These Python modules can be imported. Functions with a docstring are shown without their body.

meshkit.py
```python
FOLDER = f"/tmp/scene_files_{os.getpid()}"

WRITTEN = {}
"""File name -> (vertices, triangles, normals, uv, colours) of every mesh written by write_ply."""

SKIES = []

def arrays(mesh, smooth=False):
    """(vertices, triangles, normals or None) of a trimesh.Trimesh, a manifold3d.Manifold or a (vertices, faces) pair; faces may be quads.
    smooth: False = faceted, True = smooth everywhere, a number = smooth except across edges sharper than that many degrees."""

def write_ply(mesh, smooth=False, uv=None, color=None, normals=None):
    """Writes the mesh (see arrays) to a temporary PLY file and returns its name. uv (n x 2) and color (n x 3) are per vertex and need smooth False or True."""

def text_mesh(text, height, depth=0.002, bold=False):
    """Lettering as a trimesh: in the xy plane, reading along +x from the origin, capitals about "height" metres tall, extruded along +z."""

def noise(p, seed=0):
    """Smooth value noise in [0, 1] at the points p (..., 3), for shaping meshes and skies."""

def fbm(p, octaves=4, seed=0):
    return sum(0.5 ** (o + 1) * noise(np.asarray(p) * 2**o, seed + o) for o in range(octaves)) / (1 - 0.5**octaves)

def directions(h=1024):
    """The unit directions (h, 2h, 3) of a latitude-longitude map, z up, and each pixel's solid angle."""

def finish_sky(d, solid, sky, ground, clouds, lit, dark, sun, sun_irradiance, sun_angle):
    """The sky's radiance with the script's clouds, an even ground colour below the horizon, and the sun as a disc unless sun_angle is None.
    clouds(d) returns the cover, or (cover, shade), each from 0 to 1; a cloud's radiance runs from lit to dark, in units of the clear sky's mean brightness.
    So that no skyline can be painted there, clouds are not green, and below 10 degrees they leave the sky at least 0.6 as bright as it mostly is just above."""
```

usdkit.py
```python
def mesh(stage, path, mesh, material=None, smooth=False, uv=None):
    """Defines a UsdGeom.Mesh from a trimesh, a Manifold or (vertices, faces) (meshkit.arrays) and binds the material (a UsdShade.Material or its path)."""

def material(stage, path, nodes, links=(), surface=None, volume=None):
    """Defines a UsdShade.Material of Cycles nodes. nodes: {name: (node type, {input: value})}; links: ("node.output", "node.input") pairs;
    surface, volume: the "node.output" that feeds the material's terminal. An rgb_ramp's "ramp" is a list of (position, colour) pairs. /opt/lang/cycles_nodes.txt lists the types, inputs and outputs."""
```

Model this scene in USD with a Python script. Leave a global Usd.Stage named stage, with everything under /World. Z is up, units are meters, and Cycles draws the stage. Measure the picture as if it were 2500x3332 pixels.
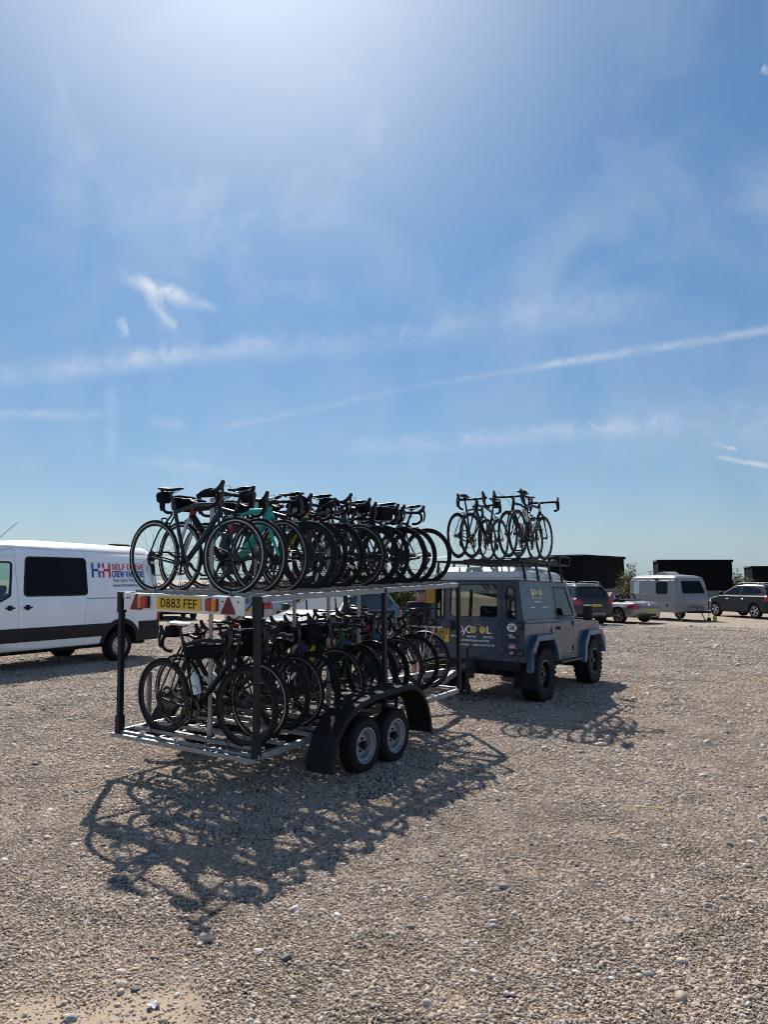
import math, random
import numpy as np, trimesh, usdkit, meshkit
import manifold3d as m3
import shapely.geometry as sg
from pxr import Usd, UsdGeom, UsdLux, UsdShade, Gf, Sdf, Vt

stage = Usd.Stage.CreateInMemory()
UsdGeom.SetStageUpAxis(stage, 'Z'); UsdGeom.SetStageMetersPerUnit(stage, 1.0)
UsdGeom.Xform.Define(stage, '/World'); UsdGeom.Scope.Define(stage, '/World/Looks')
rnd = random.Random(7); nrg = np.random.default_rng(7)
PI = math.pi

# ------------------------------------------------------------------ camera, sky, sun
EYE, FOC, PITCH = 1.8, 2450.0, math.atan((1885 - 1666) / 2450)
cam = UsdGeom.Camera.Define(stage, '/World/camera')
cam.CreateHorizontalApertureAttr(25.0); cam.CreateFocalLengthAttr(25.0 * FOC / 2500)
cam.CreateClippingRangeAttr(Gf.Vec2f(0.05, 20000))
cam.CreateExposureAttr(0.6)
cam.AddTranslateOp().Set(Gf.Vec3d(0, 0, EYE)); cam.AddRotateXOp().Set(90 + math.degrees(PITCH))
SUN_EL, SUN_AZ = math.radians(47), math.radians(-11.5)
SUN = np.array([math.sin(SUN_AZ) * math.cos(SUN_EL), math.cos(SUN_AZ) * math.cos(SUN_EL), math.sin(SUN_EL)])
sun = UsdLux.DistantLight.Define(stage, '/World/sun')
sun.CreateIntensityAttr(1.25); sun.CreateAngleAttr(0.42); sun.CreateNormalizeAttr(True); sun.CreateColorAttr(Gf.Vec3f(1.0, 0.95, 0.86))
sun.AddRotateZOp().Set(-math.degrees(SUN_AZ)); sun.AddRotateXOp().Set(-(90 - math.degrees(SUN_EL)))
def ray(u, v):                                    # direction of a point of the picture, for placing the clouds on the sky
    c, s = math.cos(PITCH), math.sin(PITCH)
    d = np.array([(u - 1250) / FOC, c - (1666 - v) / FOC * s, s + (1666 - v) / FOC * c]); return d / np.linalg.norm(d)
def sky():
    N, L = {}, []
    N['tc'] = ('texture_coordinate', {}); D = 'tc.generated'
    N['sky'] = ('sky_texture', dict(sky_type='single_scattering', sun_disc=False, sun_elevation=SUN_EL, sun_rotation=SUN_AZ, altitude=10.0, air_density=1.0, aerosol_density=0.3, ozone_density=3.0))
    k = [0]
    def node(kind, ins=None, **links):
        k[0] += 1; n = f'n{k[0]}'; N[n] = (kind, ins or {})
        for a, b in links.items(): L.append((b, f'{n}.{a}'))
        return n
    def math_(t, a, b=None, **o):
        ins = dict(math_type=t, **o); ln = {}
        for key, x in (('value1', a), ('value2', b)):
            if isinstance(x, str): ln[key] = x
            elif x is not None: ins[key] = float(x)
        return node('math', ins, **ln) + '.value'
    def dot(v): return node('vector_math', dict(math_type='dot_product', vector2=tuple(v)), vector1=D) + '.value'
    def step(x, a, b): return node('map_range', dict(range_type='smoothstep', from_min=a, from_max=b, to_min=0.0, to_max=1.0, clamp=True), value=x) + '.result'
    wisp = node('noise_texture', dict(scale=34.0, detail=5.0, roughness=0.62, distortion=0.6), vector=D) + '.fac'
    broad = node('noise_texture', dict(scale=7.0, detail=4.0, roughness=0.55, distortion=0.4), vector=D) + '.fac'
    wob = math_('multiply', math_('subtract', wisp, 0.5), 0.022)
    total = None
    def streak(p0, p1, w, amt, ends=0.25, wobble=1.0):
        nonlocal total
        d0, d1 = ray(*p0), ray(*p1); n = np.cross(d0, d1); n /= np.linalg.norm(n)
        mid = d0 + d1; mid /= np.linalg.norm(mid); t = np.cross(n, mid); half = math.acos(d0 @ d1) / 2
        a = math_('absolute', math_('add', dot(n), math_('multiply', wob, wobble)))
        g = math_('subtract', 1.0, step(a, 0.0, w))
        along = math_('subtract', 1.0, step(math_('absolute', dot(t)), math.sin(half) * (1 - ends), math.sin(half) * (1 + ends)))
        f = math_('multiply', math_('multiply', g, along), step(dot(mid), 0.3, 0.5))
        f = math_('multiply', f, step(wisp, 0.15, 0.80) if w < 0.06 else step(broad, 0.15, 0.85)); f = math_('multiply', f, amt)
        total = f if total is None else math_('add', total, f)
    streak((1760, 1193), (2700, 1043), 0.0085, 0.42, 0.3, 0.25)       # the contrail, thinning out to the left
    streak((1350, 1259), (1950, 1163), 0.0062, 0.16, 0.4, 0.3)
    streak((700, 1400), (1300, 1270), 0.008, 0.16, 0.4, 0.5)
    streak((-80, 1235), (560, 1160), 0.024, 0.28, 0.4)
    streak((200, 1205), (900, 1120), 0.016, 0.22, 0.4)
    streak((450, 1165), (1450, 1095), 0.028, 0.21, 0.4)
    streak((1350, 1060), (2050, 1000), 0.034, 0.22, 0.4)
    streak((1150, 1460), (2100, 1390), 0.019, 0.32, 0.4)
    streak((-60, 1345), (320, 1352), 0.010, 0.38, 0.2, 0.6)
    streak((362, 1260), (366, 1500), 0.013, 0.26, 0.2, 0.4)
    streak((490, 1370), (600, 1385), 0.014, 0.26, 0.4)
    streak((380, 1490), (760, 1540), 0.012, 0.18, 0.4)
    streak((420, 905), (600, 975), 0.015, 0.85, 0.6, 1.6)              # the small bright cloud
    streak((470, 930), (560, 1070), 0.012, 0.70, 0.6, 1.6)
    streak((560, 960), (700, 1010), 0.012, 0.35, 0.5, 1.2)
    streak((385, 1040), (410, 1095), 0.009, 0.40, 0.4)
    streak((850, 930), (1120, 960), 0.030, 0.16, 0.5)
    streak((2330, 1440), (2395, 1462), 0.004, 0.8, 0.4, 0.5)
    streak((2340, 1485), (2500, 1520), 0.0045, 0.85, 0.3, 0.5)
    streak((2480, 225), (2520, 235), 0.006, 0.7, 0.3, 0.5)
    streak((620, 860), (1400, 120), 0.11, 0.27, 0.5)                  # broad cirrus veils below the sun
    streak((1000, 620), (1500, 150), 0.05, 0.14, 0.5)
    streak((100, 150), (1100, 760), 0.24, 0.17, 0.5)
    streak((100, 300), (900, 420), 0.20, 0.15, 0.45)
    streak((1600, 980), (2700, 560), 0.085, 0.24, 0.4)
    streak((1900, 1400), (2900, 1380), 0.055, 0.22, 0.4)
    veil = math_('multiply', step(broad, 0.25, 0.75), 0.16)
    total = math_('minimum', math_('add', total, veil), 0.95)
    # forward scattering of the thin cloud around the sun (a property of the air there, seen from anywhere)
    cs = dot(SUN); glow = math_('power', math_('maximum', cs, 0.0), 14.0)
    cloud = node('mix', dict(mix_type='mix', color1=CLOUD_FAR, color2=CLOUD_SUN), fac=glow) + '.color'
    haze = math_('multiply', math_('power', math_('maximum', cs, 0.0), 22.0), 0.85)
    total = math_('maximum', total, math_('minimum', math_('multiply', haze, math_('add', 0.75, math_('multiply', broad, 0.5))), 0.9))
    air = node('rgb_ramp', {'ramp': [(max(z, 0), c) for z, c in SKY_TINT]}, fac=dot((0, 0, 1))) + '.color'   # bluer, deeper summer air, even all round
    tint = node('mix', dict(mix_type='multiply', fac=1.0), color1='sky.color', color2=air) + '.color'
    mixd = node('mix', dict(mix_type='mix'), fac=total, color1=tint, color2=cloud) + '.color'
    N['bg'] = ('background_shader', dict(strength=SKY_STRENGTH)); L.append((mixd, 'bg.color'))
    return usdkit.material(stage, '/World/Looks/sky', N, L, surface='bg.background')
SKY_STRENGTH, CLOUD_FAR, CLOUD_SUN = 0.05, (9.0, 9.8, 11.0), (12.2, 13.2, 15.0)
SKY_TINT = [(0.0, (0.52, 0.76, 1.16)), (0.05, (0.72, 0.84, 0.99)), (0.15, (0.76, 0.92, 1.02)), (0.4, (0.78, 1.09, 1.22)), (0.65, (0.88, 1.17, 1.30)), (1.0, (0.88, 1.17, 1.30))]
dome = UsdLux.DomeLight.Define(stage, '/World/sky')
UsdShade.MaterialBindingAPI.Apply(dome.GetPrim()).Bind(sky())
dome.GetPrim().SetCustomDataByKey('kind', 'structure')

# ------------------------------------------------------------------ helpers
used = {}
def path_for(parent, name):
    base = f'{parent}/{name}'; n = used.get(base, 0); used[base] = n + 1
    return base if n == 0 else f'{base}_{n:03d}'
def tag(prim, label=None, category=None, group=None, kind=None):
    p = prim if hasattr(prim, 'SetCustomDataByKey') else stage.GetPrimAtPath(prim)
    for k_, v_ in (('label', label), ('category', category), ('group', group), ('kind', kind)):
        if v_: p.SetCustomDataByKey(k_, v_)
    return p
def obj(name, mesh, material, parent='/World', smooth=35, label=None):
    if isinstance(mesh, G): mesh = mesh.mesh()
    p = path_for(parent, name)
    usdkit.mesh(stage, p, mesh, material, smooth=smooth)
    if label: tag(p, label)
    return p
def thing(name, label, category, M=None, group=None):
    p = path_for('/World', name); x = UsdGeom.Xform.Define(stage, p)
    if M is not None: x.AddTransformOp().Set(Gf.Matrix4d(*np.asarray(M, float).T.ravel().tolist()))
    tag(x.GetPrim(), label, category, group); return p
def mat4(R=np.eye(3), t=(0, 0, 0)):
    M = np.eye(4); M[:3, :3] = R; M[:3, 3] = t; return M
def rz(a): c, s = math.cos(a), math.sin(a); return np.array([[c, -s, 0], [s, c, 0], [0, 0, 1.0]])
def ry(a): c, s = math.cos(a), math.sin(a); return np.array([[c, 0, s], [0, 1, 0], [-s, 0, c]])
def rx(a): c, s = math.cos(a), math.sin(a); return np.array([[1.0, 0, 0], [0, c, -s], [0, s, c]])
def heading(x, y, az, pitch=0.0, z=-0.012):          # a vehicle frame: x forward, y left; az measured from +Y towards +X
    return mat4(rz(PI / 2 - az) @ ry(pitch), (x, y, z))

def smooth_path(pts, n=6, closed=False):
    P = np.asarray(pts, float); out = []; N = len(P)
    for i in range(N if closed else N - 1):
        a, b, c, d = (P[(i + j) % N] if closed else P[min(max(i + j, 0), N - 1)] for j in (-1, 0, 1, 2))
        for t in np.arange(n) / n:
            out.append(0.5 * (2 * b + (c - a) * t + (2 * a - 5 * b + 4 * c - d) * t * t + (3 * b - a - 3 * c + d) * t ** 3))
    if not closed: out.append(P[-1])
    return np.array(out)

class G:
    """Collects triangles for one mesh."""
    def __init__(s): s.V, s.F, s.n = [], [], 0
    def add(s, V, F):
        V, F = np.asarray(V, float), np.asarray(F, int)
        if F.shape[1] == 4: F = np.vstack([F[:, [0, 1, 2]], F[:, [0, 2, 3]]])
        s.V.append(V); s.F.append(F + s.n); s.n += len(V); return s
    def tm(s, m, R=None, t=None):
        if hasattr(m, 'to_mesh'):
            mm = m.to_mesh(); V, F = np.array(mm.vert_properties[:, :3]), np.array(mm.tri_verts)
        elif isinstance(m, tuple): V, F = m
        else: V, F = np.array(m.vertices), np.array(m.faces)
        if R is not None: V = V @ np.asarray(R).T
        if t is not None: V = V + np.asarray(t)
        return s.add(V, F)
    def box(s, c, d, R=None, ch=0.0):
        h = np.asarray(d, float) / 2; ch = min(ch, h.min() * 0.9)
        if ch > 0:
            pts = [np.array([sx * (h[0] - (0 if k == 0 else ch)), sy * (h[1] - (0 if k == 1 else ch)), sz * (h[2] - (0 if k == 2 else ch))]) for sx in (-1, 1) for sy in (-1, 1) for sz in (-1, 1) for k in range(3)]
            m = trimesh.convex.convex_hull(np.array(pts)); V, F = np.array(m.vertices), np.array(m.faces)
        else:
            V = np.array([[x, y, z] for x in (-1, 1) for y in (-1, 1) for z in (-1, 1)], float) * h
            F = np.array([[0, 1, 3, 2], [4, 6, 7, 5], [0, 4, 5, 1], [2, 3, 7, 6], [0, 2, 6, 4], [1, 5, 7, 3]])
        if R is not None: V = V @ np.asarray(R).T
        return s.add(V + np.asarray(c, float), F)
    def bar(s, a, b, w, h, up=(0, 0, 1)):         # a square section from a to b
        a, b = np.asarray(a, float), np.asarray(b, float); d = b - a; L = np.linalg.norm(d); d /= L
        up = np.asarray(up, float); y = np.cross(up, d); y /= np.linalg.norm(y); z = np.cross(d, y)
        return s.box((a + b) / 2, (L, w, h), np.stack([d, y, z], 1))
    def tube(s, P, r, n=8, closed=False, sy=1.0):
        P = np.asarray(P, float); m = len(P); r = np.broadcast_to(np.asarray(r, float), (m,))
        T = np.roll(P, -1, 0) - np.roll(P, 1, 0)
        if not closed: T[0], T[-1] = P[1] - P[0], P[-1] - P[-2]
        T /= np.maximum(np.linalg.norm(T, axis=1, keepdims=True), 1e-9)
        u = np.cross(T[0], [0, 0, 1.0]); u = u if np.linalg.norm(u) > 1e-3 else np.cross(T[0], [0, 1.0, 0]); u /= np.linalg.norm(u)
        U = []
        for t in T:
            u = u - t * (u @ t); u /= np.linalg.norm(u); U.append(u)
        U = np.array(U); W = np.cross(T, U); a = np.arange(n) * 2 * PI / n
        V = (P[:, None] + r[:, None, None] * (np.cos(a)[None, :, None] * U[:, None] * sy + np.sin(a)[None, :, None] * W[:, None])).reshape(-1, 3)
        i, j = np.meshgrid(np.arange(m if closed else m - 1), np.arange(n), indexing='ij'); i2, j2 = (i + 1) % m, (j + 1) % n
        F = np.stack([i * n + j, i * n + j2, i2 * n + j2, i2 * n + j], -1).reshape(-1, 4)
        F = np.vstack([F[:, [0, 1, 2]], F[:, [0, 2, 3]]])
        if not closed:
            V = np.vstack([V, P[:1], P[-1:]]); k = np.arange(n); k2 = (k + 1) % n
            F = np.vstack([F, np.stack([k2, k, k * 0 + m * n], 1), np.stack([k + (m - 1) * n, k2 + (m - 1) * n, k * 0 + m * n + 1], 1)])
        return s.add(V, F)
    def lathe(s, prof, c=(0, 0, 0), n=24, R=None, closed=True):   # profile of (radius, height) turned about +y (or R's y)
        p = np.asarray(prof, float); m = len(p); a = np.arange(n) * 2 * PI / n
        V = np.stack([np.outer(np.cos(a), p[:, 0]), np.broadcast_to(p[:, 1], (n, m)), np.outer(np.sin(a), p[:, 0])], -1).reshape(-1, 3)
        i, j = np.meshgrid(np.arange(n), np.arange(m if closed else m - 1), indexing='ij'); i2, j2 = (i + 1) % n, (j + 1) % m
        F = np.stack([i * m + j, i * m + j2, i2 * m + j2, i2 * m + j], -1).reshape(-1, 4)
        if R is not None: V = V @ np.asarray(R).T
        return s.add(V + np.asarray(c, float), F)
    def mesh(s):
        return trimesh.Trimesh(np.vstack(s.V), np.vstack(s.F), process=False)

def man(V, F): return m3.Manifold(m3.Mesh(np.asarray(V, np.float32), np.asarray(F, np.uint32)))
def prism(poly, axis, lo, hi):                    # a 2D outline pushed along an axis: 'y' takes (x,z), 'z' (x,y), 'x' (y,z)
    P = poly if hasattr(poly, 'exterior') or hasattr(poly, 'geoms') else sg.Polygon(poly)
    out = None
    for g in getattr(P.buffer(0), 'geoms', [P.buffer(0)]):
        cs = m3.CrossSection([np.array(g.exterior.coords)[:-1]] + [np.array(i.coords)[:-1] for i in g.interiors], m3.FillRule.EvenOdd)
        e = m3.Manifold.extrude(cs, hi - lo)
        A = {'z': [[1, 0, 0, 0], [0, 1, 0, 0], [0, 0, 1, lo]], 'x': [[0, 0, 1, lo], [1, 0, 0, 0], [0, 1, 0, 0]], 'y': [[1, 0, 0, 0], [0, 0, -1, hi], [0, 1, 0, 0]]}[axis]
        e = e.transform(np.array(A, float)); out = e if out is None else out + e
    return out
def rnd_poly(pts, r, q=5):
    P = sg.Polygon(pts); return P.buffer(-r, quad_segs=q).buffer(2 * r, quad_segs=q).buffer(-r, quad_segs=q) if r > 0 else P
def solid3(side, plan, front):
    return prism(side, 'y', -3, 3) ^ prism(plan, 'z', -1, 5) ^ prism(front, 'x', -9, 9)
def soften(m, size=0.08, it=6):
    m = m.refine_to_length(size); mm = m.to_mesh()
    t = trimesh.Trimesh(np.array(mm.vert_properties[:, :3]), np.array(mm.tri_verts), process=True)
    trimesh.smoothing.filter_taubin(t, 0.5, 0.3, iterations=it)
    out = man(t.vertices, t.faces)
    return out if out.status() == m3.Error.NoError and out.volume() > 0 else m
def scaled(m, sx, sy, sz, c):
    return m.translate([-c[0], -c[1], -c[2]]).scale([sx, sy, sz]).translate(list(c))
def hullman(pts): return m3.Manifold.hull_points(np.asarray(pts, float))

# ------------------------------------------------------------------ materials
mats = {}
def M(name, col, rough=0.5, metal=0.0, spec=0.5, coat=0.0, var=0.12, scale=6.0, bump=0.0, bscale=90.0, rvar=0.15, dust=0.0):
    if name in mats: return mats[name]
    c = np.array(col, float)
    N = {'tc': ('texture_coordinate', {}), 'n': ('noise_texture', dict(scale=scale, detail=5.0, roughness=0.6)),
         'r': ('rgb_ramp', {'ramp': [(0.3, tuple(c * (1 - var))), (0.7, tuple(np.minimum(c * (1 + var), 1)))]}),
         'rr': ('map_range', dict(from_min=0.3, from_max=0.7, to_min=max(rough - rvar * rough, 0.02), to_max=min(rough + rvar, 1.0), clamp=True)),
         'p': ('principled_bsdf', dict(metallic=metal, specular_ior_level=spec, coat_weight=coat, coat_roughness=0.06))}
    L = [('tc.object', 'n.vector'), ('n.fac', 'r.fac'), ('n.fac', 'rr.value'), ('rr.result', 'p.roughness')]
    src = 'r.color'
    if dust > 0:                                   # dry road dust that settles in patches
        N['n2'] = ('noise_texture', dict(scale=scale * 0.35, detail=6.0, roughness=0.7)); L.append(('tc.object', 'n2.vector'))
        N['d'] = ('map_range', dict(from_min=0.42, from_max=0.8, to_min=0.0, to_max=dust, clamp=True)); L.append(('n2.fac', 'd.value'))
        N['m'] = ('mix', dict(mix_type='mix', color2=(0.20, 0.17, 0.13))); L += [('d.result', 'm.fac'), ('r.color', 'm.color1')]; src = 'm.color'
    L.append((src, 'p.base_color'))
    if bump > 0:
        N['bn'] = ('noise_texture', dict(scale=bscale, detail=4.0)); N['b'] = ('bump', dict(strength=bump, distance=0.004))
        L += [('tc.object', 'bn.vector'), ('bn.fac', 'b.height'), ('b.normal', 'p.normal')]
    mats[name] = usdkit.material(stage, f'/World/Looks/{name}', N, L, surface='p.BSDF'); return mats[name]
def glass(name, tint, ior=1.5, refl=1.0):
    if name in mats: return mats[name]
    mats[name] = usdkit.material(stage, f'/World/Looks/{name}', {'f': ('fresnel', dict(IOR=ior)), 't': ('transparent_bsdf', dict(color=tint)), 'g': ('glossy_bsdf', dict(color=(refl,) * 3, roughness=0.015)), 'm': ('mix_closure', {})},
        [('f.fac', 'm.fac'), ('t.BSDF', 'm.closure1'), ('g.BSDF', 'm.closure2')], surface='m.closure'); return mats[name]
BLACK = M('black_rubber', (0.010, 0.010, 0.011), 0.75, spec=0.25, var=0.25, dust=0.05, bump=0.15)
TYRE = M('tyre_rubber', (0.009, 0.009, 0.009), 0.8, spec=0.25, var=0.3)
PLASTIC = M('black_plastic', (0.009, 0.009, 0.010), 0.5, spec=0.35, bump=0.1)
GLOSSBLACK = M('gloss_black', (0.01, 0.01, 0.012), 0.25, coat=0.5)
ALLOY = M('alloy', (0.55, 0.56, 0.58), 0.32, 1.0)
DARKALLOY = M('dark_alloy', (0.055, 0.055, 0.06), 0.4, 0.7)
GALV = M('galvanised_steel', (0.26, 0.275, 0.29), 0.42, 0.75, var=0.25, scale=14, dust=0.12)
TRAY = M('tray_paint', (0.27, 0.26, 0.235), 0.5, 0.15, var=0.18, scale=9, dust=0.4)
STEELBLACK = M('black_steel', (0.008, 0.009, 0.011), 0.5, 0.0, spec=0.3, var=0.2, dust=0.03)
WHITE = M('white_paint', (0.80, 0.81, 0.83), 0.25, coat=0.6, var=0.03, scale=2, dust=0.05)
BOARD = M('white_board', (0.75, 0.75, 0.74), 0.45, var=0.06, scale=12, dust=0.2)
YELLOW = M('plate_yellow', (0.72, 0.44, 0.02), 0.4, var=0.06, scale=30)
LETTER = M('black_letter', (0.01, 0.01, 0.01), 0.4)
WLETTER = M('white_letter', (0.78, 0.78, 0.75), 0.5)
AMBER = M('amber_lens', (0.75, 0.20, 0.01), 0.2, coat=0.5, var=0.1, scale=60)
RED = M('red_lens', (0.30, 0.008, 0.012), 0.2, coat=0.5, var=0.15, scale=60)
MAROON = M('red_reflector', (0.13, 0.006, 0.014), 0.35, var=0.2, scale=80)
GLASS = glass('window_glass', (0.80, 0.86, 0.84)); TINT = glass('tinted_glass', (0.04, 0.05, 0.06), 1.3); DTINT = glass('dark_glass', (0.30, 0.34, 0.34))
SEAT = M('seat_cloth', (0.02, 0.021, 0.024), 0.9)
CHROME = M('chrome', (0.75, 0.76, 0.78), 0.12, 1.0)
def lettering(text, height, o, xd, yd, material, parent, name='lettering', bold=True, width=None, depth=0.0015, centre=False):
    t = meshkit.text_mesh(text, height, depth, bold); V = np.array(t.vertices); xd, yd = np.asarray(xd, float), np.asarray(yd, float)
    w = V[:, 0].max()
    if width: V[:, 0] *= width / w; w = width
    if centre: V[:, 0] -= w / 2
    P = np.asarray(o, float) + V[:, :1] * xd + V[:, 1:2] * yd + V[:, 2:] * np.cross(xd, yd)
    return obj(name, (P, np.array(t.faces)), material, parent, smooth=False)

# ------------------------------------------------------------------ ground
def ground_z(x, y):
    p = np.stack([np.asarray(x, float), np.asarray(y, float), np.zeros_like(np.asarray(x, float))], -1)
    fade = np.clip(1.6 - np.hypot(p[..., 0], p[..., 1]) / 60, 0.25, 1)
    z = (meshkit.fbm(p * 0.55, 3, 3) - 0.5) * 0.06 + (meshkit.fbm(p * 2.6, 3, 9) - 0.5) * 0.03
    return z * fade - 0.012
def bare(x, y):                                   # 1 where the earth shows between the stones
    p = np.stack([np.asarray(x, float), np.asarray(y, float) * 1.3, np.zeros_like(np.asarray(x, float))], -1)
    n = meshkit.fbm(p * 0.75 + 40, 4, 21)
    near = np.clip((5.2 - np.hypot(x, y)) / 2.2, 0, 1) * np.clip((1.0 - np.asarray(x)) / 1.8, 0.2, 1)
    return np.clip((n - 0.67 + 0.28 * near) / 0.16, 0, 1)
def make_ground():
    az = np.concatenate([np.linspace(-PI, -0.8, 90)[:-1], np.linspace(-0.8, 0.8, 420), np.linspace(0.8, PI, 90)[1:-1]])
    r = np.concatenate([[0.4, 1.0], np.geomspace(1.7, 26, 330), np.geomspace(27, 2500, 60)])
    A, Rr = np.meshgrid(az, r, indexing='ij'); X, Y = np.sin(A) * Rr, np.cos(A) * Rr
    fine = np.stack([X, Y, X * 0], -1)
    near = np.clip((14 - Rr) / 8, 0, 1)
    Z = ground_z(X, Y) + near * (meshkit.fbm(fine * 16, 2, 5) - 0.5) * 0.004
    Z -= 0.02 * np.clip(Rr / 200, 0, 1)
    n, m = A.shape; i, j = np.meshgrid(np.arange(n), np.arange(m - 1), indexing='ij'); i2 = (i + 1) % n
    F = np.stack([i * m + j, i * m + j + 1, i2 * m + j + 1, i2 * m + j], -1).reshape(-1, 4)
    V = np.stack([X, Y, Z], -1).reshape(-1, 3); F = F[:, ::-1]
    c = len(V); V = np.vstack([V, [[0, 0, 0]]]); F3 = np.vstack([F[:, [0, 1, 2]], F[:, [0, 2, 3]], np.stack([np.full(n, c), ((np.arange(n) + 1) % n) * m, np.arange(n) * m], 1)])
    t = trimesh.Trimesh(V, F3, process=False)
    if t.face_normals[:, 2].mean() < 0: t.invert()
    V = np.array(t.vertices); r_ = np.hypot(V[:, 0], V[:, 1])
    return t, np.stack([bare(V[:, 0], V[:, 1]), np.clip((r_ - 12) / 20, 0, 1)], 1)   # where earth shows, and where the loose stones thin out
N = {'g': ('geometry', {}),
     'big': ('noise_texture', dict(scale=0.5, detail=5.0, roughness=0.6)), 'grain': ('noise_texture', dict(scale=55.0, detail=4.0, roughness=0.7)),
     'st': ('mapping', dict(scale=(1.0, 1.4, 1.0))),
     'peb': ('voronoi_texture', dict(scale=46.0, feature='f1', randomness=1.0)), 'peb2': ('voronoi_texture', dict(scale=95.0, feature='f1')),
     'sep': ('separate_color', {}), 'stone': ('rgb_ramp', {'ramp': [(0.0, (0.118, 0.095, 0.083)), (0.35, (0.339, 0.275, 0.219)), (0.7, (0.519, 0.425, 0.341)), (1.0, (0.724, 0.629, 0.560))]}),
     'edge': ('rgb_ramp', {'ramp': [(0.0, (1, 1, 1)), (0.55, (0.85, 0.85, 0.85)), (0.85, (0.35, 0.33, 0.3))]}),
     'earth': ('rgb_ramp', {'ramp': [(0.3, (0.27, 0.205, 0.15)), (0.7, (0.37, 0.295, 0.225))]}),
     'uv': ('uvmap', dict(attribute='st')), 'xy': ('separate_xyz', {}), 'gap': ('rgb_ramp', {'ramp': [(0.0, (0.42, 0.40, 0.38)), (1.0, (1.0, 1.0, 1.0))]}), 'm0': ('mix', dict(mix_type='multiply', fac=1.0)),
     'm1': ('mix', dict(mix_type='multiply', fac=1.0)), 'm2': ('mix', dict(mix_type='mix')),
     'tone': ('rgb_ramp', {'ramp': [(0.3, (0.86, 0.86, 0.88)), (0.7, (1.08, 1.05, 1.0))]}), 'm3': ('mix', dict(mix_type='multiply', fac=1.0)),
     'bs': ('map_range', dict(from_min=0.0, from_max=0.7, to_min=0.9, to_max=0.12, clamp=True)), 'hsum': ('math', dict(math_type='multiply_add', value2=0.5)), 'inv': ('math', dict(math_type='subtract', value1=1.0)),
     'b': ('bump', dict(strength=0.9, distance=0.018)), 'p': ('principled_bsdf', dict(roughness=0.92, specular_ior_level=0.25))}
L = [('g.position', 'big.vector'), ('g.position', 'grain.vector'), ('g.position', 'st.vector'), ('st.vector', 'peb.vector'), ('st.vector', 'peb2.vector'), ('peb.color', 'sep.color'), ('sep.r', 'stone.fac'),
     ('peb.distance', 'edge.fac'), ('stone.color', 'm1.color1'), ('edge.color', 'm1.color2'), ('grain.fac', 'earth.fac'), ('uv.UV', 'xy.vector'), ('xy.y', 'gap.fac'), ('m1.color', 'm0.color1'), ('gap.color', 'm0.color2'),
     ('xy.x', 'm2.fac'), ('m0.color', 'm2.color1'), ('earth.color', 'm2.color2'), ('big.fac', 'tone.fac'), ('m2.color', 'm3.color1'), ('tone.color', 'm3.color2'),
     ('peb.distance', 'inv.value2'), ('peb2.distance', 'hsum.value1'), ('inv.value', 'hsum.value3'), ('xy.x', 'bs.value'), ('bs.result', 'b.strength'), ('hsum.value', 'b.height'), ('b.normal', 'p.normal'), ('m3.color', 'p.base_color')]
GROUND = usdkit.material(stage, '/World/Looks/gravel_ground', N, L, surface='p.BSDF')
gm_, guv_ = make_ground(); usdkit.mesh(stage, path_for('/World', 'ground'), gm_, GROUND, smooth=True, uv=guv_); tag('/World/ground', kind='structure')

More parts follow.
